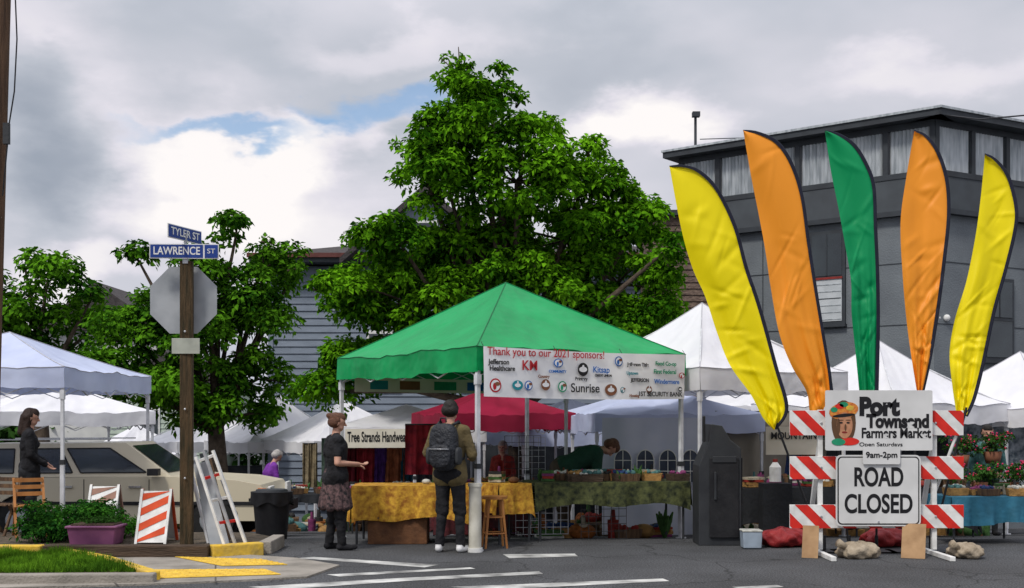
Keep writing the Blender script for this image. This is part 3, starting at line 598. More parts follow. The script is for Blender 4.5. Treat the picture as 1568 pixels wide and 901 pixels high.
fc=Vector((X(1291,d),d2-.004,Z(645,d)))
def ell(cx,cz,rx,rz,m,k,n=22,rot=0): b.poly([(fc.x+cx+rx*math.cos(t)*math.cos(rot)-rz*math.sin(t)*math.sin(rot),d2-.003-k*.0015,fc.z+cz+rx*math.cos(t)*math.sin(rot)+rz*math.sin(t)*math.cos(rot)) for t in [2*math.pi*i/n for i in range(n)]],m)
LBR=M('logo_brown',(0.12,0.06,0.03),None); LSK=M('logo_skin',(0.5,0.25,0.14),(0.4,0.18,0.1),20)
ell(0,-.02,.14,.26,LBR,0); ell(0,.12,.17,.095,M('logo_orange',(0.7,0.3,0.05),(0.5,0.12,0.03),30),1,rot=.2); ell(.01,-.05,.092,.15,LSK,2)
ell(-.03,-.02,.02,.011,INK,3); ell(.05,-.02,.02,.011,INK,3); ell(-.03,.01,.03,.006,LBR,3); ell(.05,.01,.03,.006,LBR,3); ell(.01,-.13,.032,.012,RTRIM,3); ell(0,.065,.13,.02,INK,3,rot=.1); ell(-.05,.17,.05,.03,RED,3); ell(.07,.15,.045,.03,YPAINT,3); ell(0,.19,.05,.03,INKC['g'],3); ell(-.11,.13,.04,.03,INKC['g'],3); ell(.02,-.075,.012,.04,LBR,3); ell(-.06,-.06,.02,.09,LBR,3)
ell(.06,-.235,.12,.045,RED,1); ell(-.06,-.24,.08,.04,INKC['g'],2)
mk=b.build('farmers_market_sign')
for s,px,py,ww,hh,bo_ in[('Port',1345,624,62,30,.012),('Townsend',1374,646,96,22,.01),('Farmers Market',1371,664,106,16,.006),('Open Saturdays',1348,681,66,8,.002)]:
    txt(s,.2,(X(px,d),d2-.003,Z(py,d)),INK,mk,bold=bo_,fit=(ww/F*d,hh/F*d))
b=MB(); x0,x1,z1,z0=X(1320,d),X(1377,d),Z(684,d),Z(711,d); b.prism(rrect(x0,x1,z0,z1,.02,13.485),(0,.006,0),SW); o=b.build('hours_sign'); txt('9am-2pm',.14,((x0+x1)/2,13.481,Z(697,d)),INK,o,bold=.003,fit=(48/F*d,12/F*d))
b=MB(); b.beam((X(1240,13.4),13.4,.0),(X(1242,13.5),13.5,.36),.18,.02,CARD); b.build('plywood_board')
b=MB(); b.beam((X(1398,13.35),13.35,.0),(X(1400,13.5),13.5,.38),.26,.02,CARD); b.build('plywood_board')
SAND=M('sandbag_burlap',(0.38,0.32,0.24),(0.25,0.2,0.14),10,0.9,0.5)
def lumpy(name,c,r,m,seed,tie=True):
    b=MB(); rg=random.Random(seed); ph=[rg.uniform(0,6) for _ in range(6)]
    def fn(u,v):
        t=2*math.pi*u;p=math.pi*v; s=1+.12*math.sin(3*t+ph[0])+.08*math.sin(5*t+4*p+ph[1])+.05*math.sin(9*t+ph[2]-6*p)+.03*math.sin(17*t+ph[3])
        return (c[0]+r[0]*s*math.sin(p)*math.cos(t),c[1]+r[1]*s*math.sin(p)*math.sin(t),max(c[2]+r[2]*s*math.cos(p),c[2]-r[2]*.75))
    b.sheet(fn,48,22,m)
    if tie: b.cyl((c[0]-r[0]*.6,c[1]-.05,c[2]+r[2]*.5),(c[0]-r[0]*1.05,c[1]-.08,c[2]+r[2]*1.1),.03,.05,m,8)
    return b.build(name,smooth=True)
lumpy('sandbag',(X(1310,13.5),13.4,.075),(.24,.16,.10),SAND,1); lumpy('sandbag',(X(1476,13.5),13.4,.075),(.2,.15,.09),SAND,2)
REDB=M('red_nylon',(0.28,0.02,0.02),(0.16,0.01,0.015),6,0.6,0.5)
lumpy('red_duffel_bag',(X(1200,14.6),14.6,.10),(.32,.2,.12),REDB,3,False); lumpy('red_duffel_bag',(X(1355,14.6),14.6,.10),(.3,.2,.12),REDB,4,False)
# ---------------- parked station wagon
CREAM=M('cream_car_paint',(0.60,0.54,0.40),(0.55,0.49,0.36),1.0,0.3,spec=0.5)
CHR=M('chrome',(0.6,0.6,0.6),None,5,0.2,metal=0.9)
b=MB(); cy0=17.15; xr=X(414,cy0)-4.72; cg=gz(cy0+.8)
def cp(x,z,y=0): return Vector((xr+x,cy0+y,cg+z))
prof=[(0,.42),(.0,.82),(.06,.92),(3.3,.95),(4.2,.90),(4.58,.83),(4.66,.7),(4.68,.42),(4.5,.30)]
def arch(cx,r=.38,n=10): return [(cx+r*math.cos(math.pi*i/n),.30+r*math.sin(math.pi*i/n)) for i in range(n+1)]
prof+= arch(3.88)+[(3.4,.26),(1.5,.26)]+arch(1.05)+[(.1,.30)]
b.prism([cp(x,z) for x,z in prof],(0,1.7,0),CREAM)
bt_=[cp(.05,.93,.05),cp(3.25,.95,.05),cp(3.25,.95,1.65),cp(.05,.93,1.65)]; tpv=[cp(.28,1.42,.20),cp(2.55,1.44,.20),cp(2.55,1.44,1.50),cp(.28,1.42,1.50)]
b.add(bt_+tpv,[(0,1,5,4),(1,2,6,5),(2,3,7,6),(3,0,4,7),(4,5,6,7)],CREAM)
def sidept(u,v,o): 
    p=bt_[0].lerp(bt_[1],u).lerp(tpv[0].lerp(tpv[1],u),v); return p+Vector((0,-o,o*.3))
for u0,u1 in((.05,.28),(.315,.56),(.60,.86)):
    q=[sidept(u0,.12,.006),sidept(u1+(.05 if u1>.8 else 0),.12,.006),sidept(u1,.84,.006),sidept(u0,.84,.006)]
    b.poly(q,GLASS)
    for i in range(4): b.beam(q[i],q[(i+1)%4],.018,.018,BLACK)
q=[bt_[1].lerp(bt_[2],.06).lerp(tpv[1].lerp(tpv[2],.06),.1),bt_[1].lerp(bt_[2],.94).lerp(tpv[1].lerp(tpv[2],.94),.1),bt_[1].lerp(bt_[2],.94).lerp(tpv[1].lerp(tpv[2],.94),.9),bt_[1].lerp(bt_[2],.06).lerp(tpv[1].lerp(tpv[2],.06),.9)]
b.poly([p+Vector((.008,0,.008)) for p in q],GLASS)
for yy in(.28,1.42): b.beam(cp(.4,1.48,yy),cp(2.3,1.49,yy),.03,.02,CHR)
for xx in(1.0,2.0,2.95): b.box(cp(xx,.62,-.002),(.012,.006,.58),BLACK)
b.box(cp(2.35,.56,-.012),(4.4,.02,.05),BLACK)
for xx in(1.75,2.75): b.box(cp(xx,.8,-.02),(.18,.03,.03),CHR)
b.box(cp(4.74,.45,.85),(.14,1.75,.16),BLACK); b.box(cp(-.04,.45,.85),(.14,1.72,.16),BLACK)
b.box(cp(4.69,.72,.2),(.04,.3,.16),WPAINT); b.box(cp(4.69,.72,1.5),(.04,.3,.16),WPAINT); b.box(cp(4.6,.72,-.005),(.12,.02,.12),ORANGE)
b.box(cp(3.05,1.02,-.1),(.16,.14,.1),BLACK)
for xx in(1.05,3.88):
    for yy,s in((.08,-1),(1.62,1)):
        b.cyl(cp(xx,.31,yy-.1),cp(xx,.31,yy+.1),.31,.31,RUBBER,28); b.cyl(cp(xx,.31,yy+s*.105),cp(xx,.31,yy+s*.125),.19,.17,ALU,20); b.cyl(cp(xx,.31,yy+s*.12),cp(xx,.31,yy+s*.15),.06,.05,BLACK,12)
        b.cyl(cp(xx,.31,yy-.03-s*.02),cp(xx,.31,yy+.03-s*.02),.375,.375,BLACK,24)
b.build('parked_station_wagon',bev=.015)
# ---------------- tables / goods
def cloth_table(name,c,w,dp,h,m,drop,yaw=0,g=None,top=None):
    b=MB(); R=Matrix.Rotation(yaw,3,'Z'); c=Vector((c[0],c[1],0)); g=gz(c.y) if g is None else g
    P=[c+R@Vector((x*w/2,y*dp/2,0)) for x,y in((-1,-1),(1,-1),(1,1),(-1,1))]
    for p in P:
        q=p.lerp(c,.08); b.cyl((q.x,q.y,g),(q.x,q.y,g+h-.02),.016,.016,DGREY,8)
    b.add([(p.x,p.y,g+h) for p in P]+[(p.x,p.y,g+h-.03) for p in P],[(0,1,2,3),(7,6,5,4)],top or m)
    for k in range(4):
        a_,c_=P[k],P[(k+1)%4]; n_=(c_-a_).normalized().cross(Vector((0,0,1))); L_=(c_-a_).length; ph=k*1.7+c.x
        def fn(u,v,a_=a_,c_=c_,n_=n_,L_=L_,ph=ph):
            p=a_.lerp(c_,u); o=n_*(.004+v*(.035+.034*math.sin(u*L_*17+ph)+.018*math.sin(u*L_*41+2*ph))); return (p.x+o.x,p.y+o.y,g+h-.0-drop*v*(1+.07*math.sin(u*L_*6+ph)+.2*(abs(u-.5)*2)**8))
        b.sheet(fn,50,6,m)
    return b.build(name,smooth=True,ang=40)
GOLD=M('gold_floral_cloth',(0.62,0.35,0.035),(0.26,0.10,0.012),14,0.8,0.3,detail=3)
CAMO=M('dark_floral_cloth',(0.08,0.09,0.03),(0.01,0.015,0.007),14,0.85,0.3,detail=3)
TEAL=M('teal_cloth',(0.025,0.14,0.22),(0.015,0.09,0.14),6,0.7,0.3)
DRED=M('dark_red_cloth',(0.10,0.015,0.02),(0.03,0.008,0.01),9,0.85,0.3)
DKC=M('dark_cloth',(0.02,0.022,0.026),None,6,0.9,0.3)
cloth_table('gold_cloth_table',(-1.25,15.2),1.55,.75,.74,GOLD,.42,yaw=.0)
b=MB(); b.box((-1.45,15.1,.16),(.75,.5,.32),M('brown_crate',(0.16,0.07,0.03),(0.09,0.04,0.02),8,.8,.3)); b.box((-1.45,15.1,.335),(.79,.54,.03),WOOD); b.build('wooden_crate',bev=.01)
cloth_table('gold_cloth_table',(-.1,15.15),.5,.5,.76,GOLD,.36,yaw=.6)
cloth_table('floral_cloth_table',(1.25,15.75),2.1,.8,.78,CAMO,.30,yaw=.18)
cloth_table('dark_cloth_table',(-.5,17.4),1.3,.7,.72,DRED,.6,yaw=.3)
cloth_table('teal_cloth_table',(X(1500,15.2),15.2),1.1,.7,.6,TEAL,.34,yaw=.1)
cloth_table('dark_cloth_table',(X(1210,17),17),1.9,.7,.74,DKC,.5,yaw=.2)
cloth_table('dark_cloth_table',(X(1410,17.3),17.3),1.4,.7,.74,DKC,.55,yaw=.2)
cloth_table('dark_cloth_table',(X(480,21),21),1.4,.7,.72,DKC,.15,yaw=.3)
cloth_table('dark_cloth_table',(X(600,23),23),1.8,.7,.8,M('russet_cloth',(0.2,0.05,0.03),None),.4,yaw=.1)
cloth_table('dark_cloth_table',(X(850,22),22),2.2,.7,.8,DKC,.5,yaw=.2)
cloth_table('white_cloth_table',(X(290,24),24),1.8,.7,.8,M('offwhite_cloth',(0.5,0.48,0.42),None),.3,yaw=.2)
goodcols=[(0.30,0.03,0.02),(0.05,0.13,0.03),(0.4,0.22,0.07),(0.02,0.05,0.16),(0.45,0.4,0.3),(0.12,0.05,0.02),(0.03,0.03,0.03),(0.35,0.11,0.02),(0.08,0.2,0.2),(0.22,0.04,0.14),(0.55,0.55,0.5)]
GM=[M('goods_%d'%i,c,tuple(x*.5 for x in c),14,.75,.3) for i,c in enumerate(goodcols)]
def goods(name,c,w,dp,z,n,yaw,seed,sc=1.0):
    b=MB(); rg=random.Random(seed); R=Matrix.Rotation(yaw,3,'Z'); g=gz(c[1])
    for i in range(n):
        p=Vector((c[0],c[1],g+z))+R@Vector((rg.uniform(-w/2,w/2),rg.uniform(-dp/2,dp/2),0)); k=rg.random(); m=rg.choice(GM); s=sc*rg.uniform(.7,1.3)
        if k<.35:
            sx,sy,sz=.26*s,.2*s,.10*s; b.box(p+Vector((0,0,sz/2)),(sx,sy,sz),rg.choice([WOOD,GM[2],DWOOD]),yaw+rg.uniform(-.4,.4),taper=1.1)
            for q in range(12): b.sph(p+Vector((rg.uniform(-.11,.11)*s,rg.uniform(-.08,.08)*s,sz+rg.uniform(0,.025)*s)),rg.uniform(.024,.036)*s,m,8,6)
        elif k<.55: b.cyl(p,p+Vector((0,0,.13*s)),.035*s,.04*s,m,10); b.cyl(p+Vector((0,0,.13*s)),p+Vector((0,0,.2*s)),.02*s,.014*s,m,8)
        elif k<.72:
            for q in range(4): b.box(p+Vector((0,0,.02+.035*q)),(.24*s,.18*s,.032),rg.choice(GM),yaw+rg.uniform(-.3,.3))
        elif k<.86:
            for q in range(9):
                t=rg.uniform(0,6.28); e_=p+Vector((math.cos(t)*.06*s,math.sin(t)*.06*s,.18*s*rg.uniform(.6,1.2))); b.tube([p,p.lerp(e_,.6)+Vector((0,0,.02)),e_],[.012*s,.02*s,.006*s],GM[1],5)
        else: b.sph(p+Vector((0,0,.05*s)),(.1*s,.08*s,.06*s),m,10,8)
    return b.build(name,smooth=True,ang=40)
goods('produce_display',(1.3,15.8),1.9,.6,.785,50,.18,1,.8); goods('market_goods',(-.5,17.4),1.1,.5,.725,16,.3,2)
goods('market_goods',(X(1210,17),17),1.7,.5,.745,34,.2,3,1.0); goods('market_goods',(X(1410,17.3),17.3),1.3,.5,.745,26,.2,4); goods('market_goods',(X(480,21),21),1.3,.5,.725,20,.3,5)
goods('market_goods',(X(600,23),23),1.6,.5,.805,24,.1,6); goods('market_goods',(X(850,22),22),2.0,.5,.805,30,.2,7); goods('market_goods',(X(290,24),24),1.6,.5,.805,18,.2,8)
goods('market_goods',(X(1500,15.2),15.2),.9,.5,.605,14,.1,9,.8); goods('storage_boxes',(X(1300,18.5),18.5),4.5,1.2,.0,60,.2,10,1.8); goods('storage_boxes',(X(830,18.5),18.5),2.6,1.0,0,34,.2,11,1.8); goods('storage_boxes',(X(560,25),25),5,2,0,60,.2,12,2.0); goods('storage_boxes',(X(250,24),26),6,2,0,50,.2,13,2.0)
goods('market_goods',(-.1,15.15),.3,.3,.765,4,0,14,.8); goods('market_goods',(-1.0,15.2),.8,.4,.745,4,0,15,.6)
goods('storage_boxes',(1.3,16.3),1.8,.4,0,16,.18,16,1.6)
def grid(name,p0,p1,z0,z1,m,s=.09):
    b=MB(); p0=Vector((*p0,0));p1=Vector((*p1,0)); L_=(p1-p0).length; n=int(L_/s)
    for i in range(n+1):
        p=p0.lerp(p1,i/n); b.tube([(p.x,p.y,z0),(p.x,p.y,z1)],.0045,m,4)
    k=int((z1-z0)/s)
    for j in range(k+1): z=z0+(z1-z0)*j/k; b.tube([(p0.x,p0.y,z),(p1.x,p1.y,z)],.0045,m,4)
    return b.build(name)
grid('wire_display_rack',(.05,15.6),(.75,15.7),.05,.7,METAL); grid('wire_display_rack',(.1,17.6),(.5,17.7),-.1,1.3,METAL); grid('wire_display_rack',(-.1,16.2),(.4,16.3),.0,1.35,BLACK)
grid('wire_display_rack',(.9,15.3),(1.5,15.42),.02,.6,BLACK)
b=MB(); ds=18.0; SWL=M('sidewall_fabric',(0.66,0.69,0.80),(0.56,0.6,0.72),2,.6,.3,trans=.2,bscale=3)
xa,xb=X(922,ds),X(1078,ds); gg=gz(ds)
def swf(u,v): x=lerp(xa,xb,u); return (x,ds+.03*math.sin(9*u+3*v)+.015*math.sin(23*u),lerp(gg+.02,Z(640,ds),v))
b.sheet(swf,40,20,SWL)
WD=M('clear_vinyl_dark',(0.07,0.09,0.13),(0.04,0.05,0.08),5,.25)
for i in range(4):
    xc=lerp(xa,xb,.2+.22*i); zb,zt_=Z(738,ds),Z(705,ds); hw_=.13
    arc=[(xc+hw_*math.cos(math.pi*k/12),ds-.06,zt_+.16*math.sin(math.pi*k/12)) for k in range(13)]
    b.poly([(xc-hw_,ds-.06,zb),(xc+hw_,ds-.06,zb)]+arc,WD)
    b.tube([(xc+hw_,ds-.065,zb)]+[(p[0],ds-.065,p[2]) for p in arc]+[(xc-hw_,ds-.065,zb)],.008,WPAINT,5)
    b.box((xc,ds-.066,(zb+zt_)/2+.05),(.012,.006,zt_-zb+.2),WPAINT); b.box((xc,ds-.067,zt_),(.26,.006,.012),WPAINT); b.box((xc,ds-.067,lerp(zb,zt_,.5)),(.26,.006,.012),WPAINT)
b.build('tent_side_wall',smooth=True,ang=40)
def hangcloth(name,p,w,z1,z0,m,yaw=0):
    b=MB(); R=Matrix.Rotation(yaw,3,'Z')
    def fn(u,v): q=Vector((p[0],p[1],0))+R@Vector(((u-.5)*w,.03*math.sin(u*14+v*2+p[0]*5)*(.4+v)+.012*math.sin(u*37+p[0]),0)); return (q.x,q.y,lerp(z1,z0,v))
    b.sheet(fn,32,8,m); e0=Vector(fn(0,0));e1=Vector(fn(1,0)); b.tube([e0,e1],.012,DGREY,6); return b.build(name,smooth=True)
hg=gz(24)
for i,(px,wd,z1_,z0_,c) in enumerate([(560,.35,1.95,.9,(0.3,0.02,0.03)),(580,.3,1.9,.8,(0.09,0.03,0.2)),(603,.4,1.9,1.0,(0.38,0.12,0.05)),(622,.25,1.85,.9,(0.02,0.1,0.15)),(540,.3,1.9,.9,(0.16,0.01,0.02)),(650,.3,1.9,.7,(0.1,0.1,0.12)),(500,.3,1.9,.7,(0.05,0.08,0.06)),(470,.3,1.8,.9,(0.25,0.2,0.12))]):
    hangcloth('hanging_textile',(X(px,23.6),23.6+.05*i),wd,z1_+hg,z0_+hg,M('textile_%d'%i,c,tuple(x*.5 for x in c),8,.9,.4),.1)
hangcloth('hanging_textile',(-1.35,17.6),.5,1.5,.75,M('textile_7b',(0.35,0.02,0.03),(0.15,0.01,0.02),8,.9,.4),.1)
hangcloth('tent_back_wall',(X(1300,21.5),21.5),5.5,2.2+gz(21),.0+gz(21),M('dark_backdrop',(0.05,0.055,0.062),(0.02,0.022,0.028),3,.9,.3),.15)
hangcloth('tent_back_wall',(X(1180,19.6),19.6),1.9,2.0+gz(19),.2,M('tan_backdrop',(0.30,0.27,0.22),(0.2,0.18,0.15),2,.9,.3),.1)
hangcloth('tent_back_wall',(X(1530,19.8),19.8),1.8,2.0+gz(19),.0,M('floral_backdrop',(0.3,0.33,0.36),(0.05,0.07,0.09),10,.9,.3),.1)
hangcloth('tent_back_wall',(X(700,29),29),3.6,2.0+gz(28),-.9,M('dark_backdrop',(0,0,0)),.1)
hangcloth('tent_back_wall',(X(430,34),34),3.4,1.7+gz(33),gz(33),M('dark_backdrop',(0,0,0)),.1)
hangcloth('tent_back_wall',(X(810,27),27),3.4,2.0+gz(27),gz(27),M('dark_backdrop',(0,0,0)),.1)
b=MB(); xq=X(1215,17.6); b.box((xq,17.6,Z(675,17.6)),(.85,.02,.42),M('cream_banner',(0,0,0)),.1); o=b.build('vendor_banner'); txt('MOUNTAIN',.17,(xq,17.57,Z(668,17.6)),INK,o,yaw=.1,bold=.003,fit=(.7,.11))
FL=M('flower_red',(0.6,0.03,0.06),(0.4,0.02,0.12),20,.7); 
def plant(name,c,r,seed,pot=True,flowers=True,n=14,leaf=LF3,size=.05,per=60):
    rg=random.Random(seed); b=MB(); c=Vector(c)
    if pot: b.cyl(c,c+Vector((0,0,r*.7)),r*.4,r*.55,M('terracotta',(0.22,0.09,0.05),None),14)
    for k in range(5): b.tube([c+Vector((0,0,r*.5)),c+Vector((rg.uniform(-.6,.6)*r,rg.uniform(-.6,.6)*r,r*1.3))],.006,BARK,4)
    C=[c+Vector((rg.gauss(0,.45)*r,rg.gauss(0,.45)*r,r*rg.uniform(.8,1.6))) for _ in range(n)]
    if flowers:
        for q in C: 
            for _ in range(3): b.sph(q+Vector((rg.uniform(-.3,.3)*r,-r*rg.uniform(.1,.4),rg.uniform(0,.4)*r)),r*.06,FL,6,5)
    o=b.build(name,smooth=True); leaf_mesh('foliage',C,[r*.42]*n,per,size,leaf,seed,o); return o
for i,(px,py,dd,r) in enumerate([(1455,745,17.2,.24),(1500,742,17.5,.22),(1545,745,17.6,.26),(1400,748,17.2,.18),(1180,760,17,.16),(1150,765,17,.16)]):
    plant('potted_flowers',(X(px,dd),dd,Z(py,dd)-.12),r,20+i)
for i,(px,py) in enumerate([(1470,700),(1520,695),(1240,690)]):
    dd=18.2; plant('hanging_basket',(X(px,dd),dd,Z(py,dd)-.15),.26,40+i,flowers=True)
C=[];R=[];rg=random.Random(31)
for i in range(60): C.append((X(rg.uniform(55,195),14.3),14.3+rg.uniform(-.45,.45),.14+rg.uniform(.02,.42)*(1-abs(i%10-5)/14)));R.append(rg.uniform(.1,.19))
leaf_mesh('green_shrub',C,R,150,.05,leafmat('shrub_leaf',(0.012,0.055,0.01),(0.05,0.17,0.018)),31)
PINK=M('purple_plastic',(0.24,0.08,0.17),(0.17,0.055,0.13),5,.5)
b=MB(); c=Vector((X(148,13.75),13.75,.12)); b.box(c+Vector((0,0,.10)),(.50,.34,.2),PINK,taper=1.12); b.box(c+Vector((0,0,.215)),(.60,.42,.03),PINK); b.box(c+Vector((0,0,.235)),(.5,.32,.03),M('soil',(0,0,0)))
o=b.build('planter_tub',bev=.012); leaf_mesh('foliage',[c+Vector((rg.uniform(-.2,.2),rg.uniform(-.1,.1),.27)) for _ in range(10)],[.07]*10,40,.04,LF3,3,o)
def grass(name,poly,n,seed,z,h=.06):
    rng=np.random.default_rng(seed); P=np.array([(p.x,p.y) for p in poly]); mn,mxx_=P.min(0),P.max(0); pts=[]
    while len(pts)<n:
        q=rng.uniform(mn,mxx_); ins=False; j=len(P)-1
        for i in range(len(P)):
            if (P[i][1]>q[1])!=(P[j][1]>q[1]) and q[0]<(P[j][0]-P[i][0])*(q[1]-P[i][1])/(P[j][1]-P[i][1])+P[i][0]: ins=not ins
            j=i
        if ins: pts.append(q)
    vs=[];fs=[]
    for q in pts:
        a_=rng.uniform(0,6.28); hh=h*rng.uniform(.4,1.5)*(1+.5*math.sin(q[0]*9)*math.sin(q[1]*7)); wv=.006; dx,dy=math.cos(a_)*wv,math.sin(a_)*wv; lx,ly=rng.normal(0,.03,2); k=len(vs)
        vs+=[(q[0]-dx,q[1]-dy,z),(q[0]+dx,q[1]+dy,z),(q[0]+lx,q[1]+ly,z+hh)]; fs.append((k,k+1,k+2))
    me=bpy.data.meshes.new(name); me.from_pydata(vs,[],fs); me.materials.append(leafmat('grass_blades',(0.045,0.12,0.01),(0.14,0.30,0.02))); ob=bpy.data.objects.new(name,me); scene.collection.objects.link(ob)
grass('grass',[G(-50,854,.02),G(104,854,.02),G(155,863,.02),G(222,884,.02),G(-50,886,.02)],14000,4,.066)
def aframe(name,px,py0,py1,wpx,d,m2=ORANGE,lean=.25):
    b=MB(); x0,x1=X(px,d),X(px+wpx,d); g=.12; zt_=Z(py0,d)
    b.add([(x0,d-lean,g+.02),(x1,d-lean,g+.02),(x1,d,zt_),(x0,d,zt_)],[(0,1,2,3)],WPAINT); b.add([(x0,d+lean,g+.02),(x1,d+lean,g+.02),(x1,d+.01,zt_),(x0,d+.01,zt_)],[(3,2,1,0)],WPAINT)
    P=lambda u,v: Vector((lerp(x0,x1,u),d-lean*(1-v)-.006,lerp(g+.02,zt_,v)))
    for k in range(4):
        v=k*.3-.1; q=[(0,v),(1,v+.28),(1,v+.43),(0,v+.15)]; q=[(u,min(max(w_,0),1)) for u,w_ in q]; b.poly([P(u,w_) for u,w_ in q],m2)
    for x in(x0,x1): b.beam((x,d-lean,g),(x,d+.005,zt_+.02),.03,.03,WPAINT); b.beam((x,d+lean,g),(x,d+.005,zt_+.02),.03,.03,m2)
    return b.build(name)
aframe('striped_a_frame_barricade',218,752,828,44,14.0,M('barricade_orange_red',(0.7,0.09,0.03),None)); aframe('striped_a_frame_barricade',140,745,800,42,14.9,M('weathered_stripe',(0.35,0.2,0.15),None))
b=MB(); d=13.75
for i,(xt,yt,xb_,yb_) in enumerate([(300,700,352,842),(312,690,365,846),(326,690,378,850),(292,720,318,838),(340,735,372,850),(303,745,335,838),(320,700,340,842),(308,695,330,840)]):
    a_=W(xt,yt,d+.12*i-.2); c_=Vector((X(xb_,d),d-.25+.1*i,.13)); b.beam(a_,c_,.035,.03,[WPAINT,METAL,WPAINT,LEGW,METAL,WPAINT,WOOD,DGREY][i])
for i,t in enumerate((.05,.25,.5,.75)):
    a_=W(300,700,d).lerp(Vector((X(352,d),d-.2,.13)),t); c_=W(326,690,d+.1).lerp(Vector((X(378,d),d,.13)),t); b.beam(a_,c_,.05,.03,[WPAINT,RED,WPAINT,RED][i])
b.add([W(296,712,d+.2),W(318,706,d+.2),W(352,835,d),W(322,838,d)],[(0,1,2,3)],ALU)
b.build('folded_barricade_stack')
b=MB(); d=15.6; c=Vector((X(416,d),d,gz(d))); b.cyl(c,c+Vector((0,0,.6)),.2,.25,BLACK,20); b.cyl(c+Vector((0,0,.6)),c+Vector((0,0,.63)),.27,.27,BLACK,20); b.cyl(c+Vector((0,0,.63)),c+Vector((0,0,.66)),.22,.2,DGREY,20)
for s in(-1,1): b.box(c+Vector((s*.27,0,.52)),(.05,.1,.04),BLACK)
def bag(u,v): t=2*math.pi*u; r_=.275+.02*math.sin(9*t)*v; return (c.x+r_*math.cos(t),c.y+r_*math.sin(t),c.z+.63-v*.16*(1+.2*math.sin(5*t)))
b.sheet(bag,40,3,BLACK); b.build('trash_can',smooth=True,ang=40)
def chair(name,x,y,g,m,yaw,s=1):
    b=MB(); R=Matrix.Rotation(yaw,3,'Z'); q=lambda a_,b_,c_: Vector((x,y,g))+R@Vector((a_*s,b_*s,c_*s))
    for sx in(-.2,.2): b.beam(q(sx,-.22,0),q(sx,.16,.85),.03,.025,m); b.beam(q(sx,.22,0),q(sx,-.12,.45),.03,.025,m)
    for i in range(5): b.beam(q(-.2,-.16+.08*i,.45),q(.2,-.16+.08*i,.45),.05,.015,m)
    for z in(.62,.72,.82): b.beam(q(-.2,.07+.2*(z-.62),z),q(.2,.07+.2*(z-.62),z),.015,.05,m)
    return b.build(name)
chair('folding_chair',X(45,14.7),14.7,.12,LWOOD,.5,.85); chair('folding_chair',X(5,14.9),14.9,.12,WOOD,-.3,.85)
b=MB(); c=Vector((X(757,14.5),14.5,0)); b.cyl(c+Vector((0,0,.60)),c+Vector((0,0,.635)),.16,.165,LWOOD,20)
ft=[]
for i in range(4):
    t=math.pi/4+i*math.pi/2+.2; e_=Vector((math.cos(t),math.sin(t),0)); b.cyl(c+e_*.19,c+e_*.11+Vector((0,0,.6)),.014,.018,LWOOD,8); ft.append(e_)
for z,rr_ in((.18,.175),(.38,.15)):
    for i in range(4): b.cyl(c+ft[i]*rr_+Vector((0,0,z)),c+ft[(i+1)%4]*rr_+Vector((0,0,z)),.009,.009,LWOOD,6)
b.build('wooden_stool',smooth=True,ang=40)
PVC=M('pvc_offwhite',(0.62,0.60,0.52),(0.45,0.43,0.36),6,.6)
b=MB(); b.cyl((Nc[0]-.02,Nc[1]-.03,.0),(Nc[0]-.02,Nc[1]-.03,.78),.075,.075,PVC,18); b.cyl((Nc[0]-.02,Nc[1]-.03,.78),(Nc[0]-.02,Nc[1]-.03,.82),.085,.085,PVC,18); b.cyl((Nc[0]-.02,Nc[1]-.03,0),(Nc[0]-.02,Nc[1]-.03,.05),.09,.09,WPAINT,18); b.build('tent_leg_weight',smooth=True,ang=40)
b=MB(); d=14.7; xa_,xb_=X(1070,d),X(1135,d)
b.prism([(xa_,d,0),(xb_,d,0),(xb_,d,1.22),(lerp(xa_,xb_,.75),d,1.32),(lerp(xa_,xb_,.55),d,1.5),(lerp(xa_,xb_,.3),d,1.52),(lerp(xa_,xb_,.25),d,1.3),(xa_,d,1.0)],(0,.5,0),DGREY)
b.box(((xa_+xb_)/2+.05,d-.015,.6),(.36,.03,1.0),BLACK); b.box(((xa_+xb_)/2+.05,d-.035,1.08),(.3,.02,.08),DGREY); b.box((xb_+.012,d+.2,.8),(.03,.3,.6),BLACK); b.cyl((xa_+.06,d-.02,1.3),(xa_+.06,d-.02,1.62),.02,.02,BLACK,8)
b.box((xa_+.2,d-.04,.75),(.03,.03,.35),DGREY)
b.build('handwash_station',bev=.015)
b=MB(); c=Vector((X(1150,14.4),14.4,0)); b.box(c+Vector((0,0,.11)),(.22,.2,.2),M('clear_tote',(0.35,0.42,0.5),None,5,.3),taper=1.08); b.box(c+Vector((0,0,.22)),(.25,.23,.025),M('goods_10',(0,0,0))); b.build('plastic_tote',bev=.01)
b=MB(); c=Vector((X(1187,16.2),16.2,.72)); b.cyl(c,c+Vector((0,0,.2)),.08,.08,WPAINT,14); b.cyl(c+Vector((0,0,.2)),c+Vector((0,0,.27)),.08,.03,WPAINT,14); b.cyl(c+Vector((0,0,.27)),c+Vector((0,0,.31)),.035,.035,RTRIM,10); b.box(c-Vector((0,0,.37)),(.4,.3,.7),DKC); b.build('water_jug',smooth=True,ang=40)
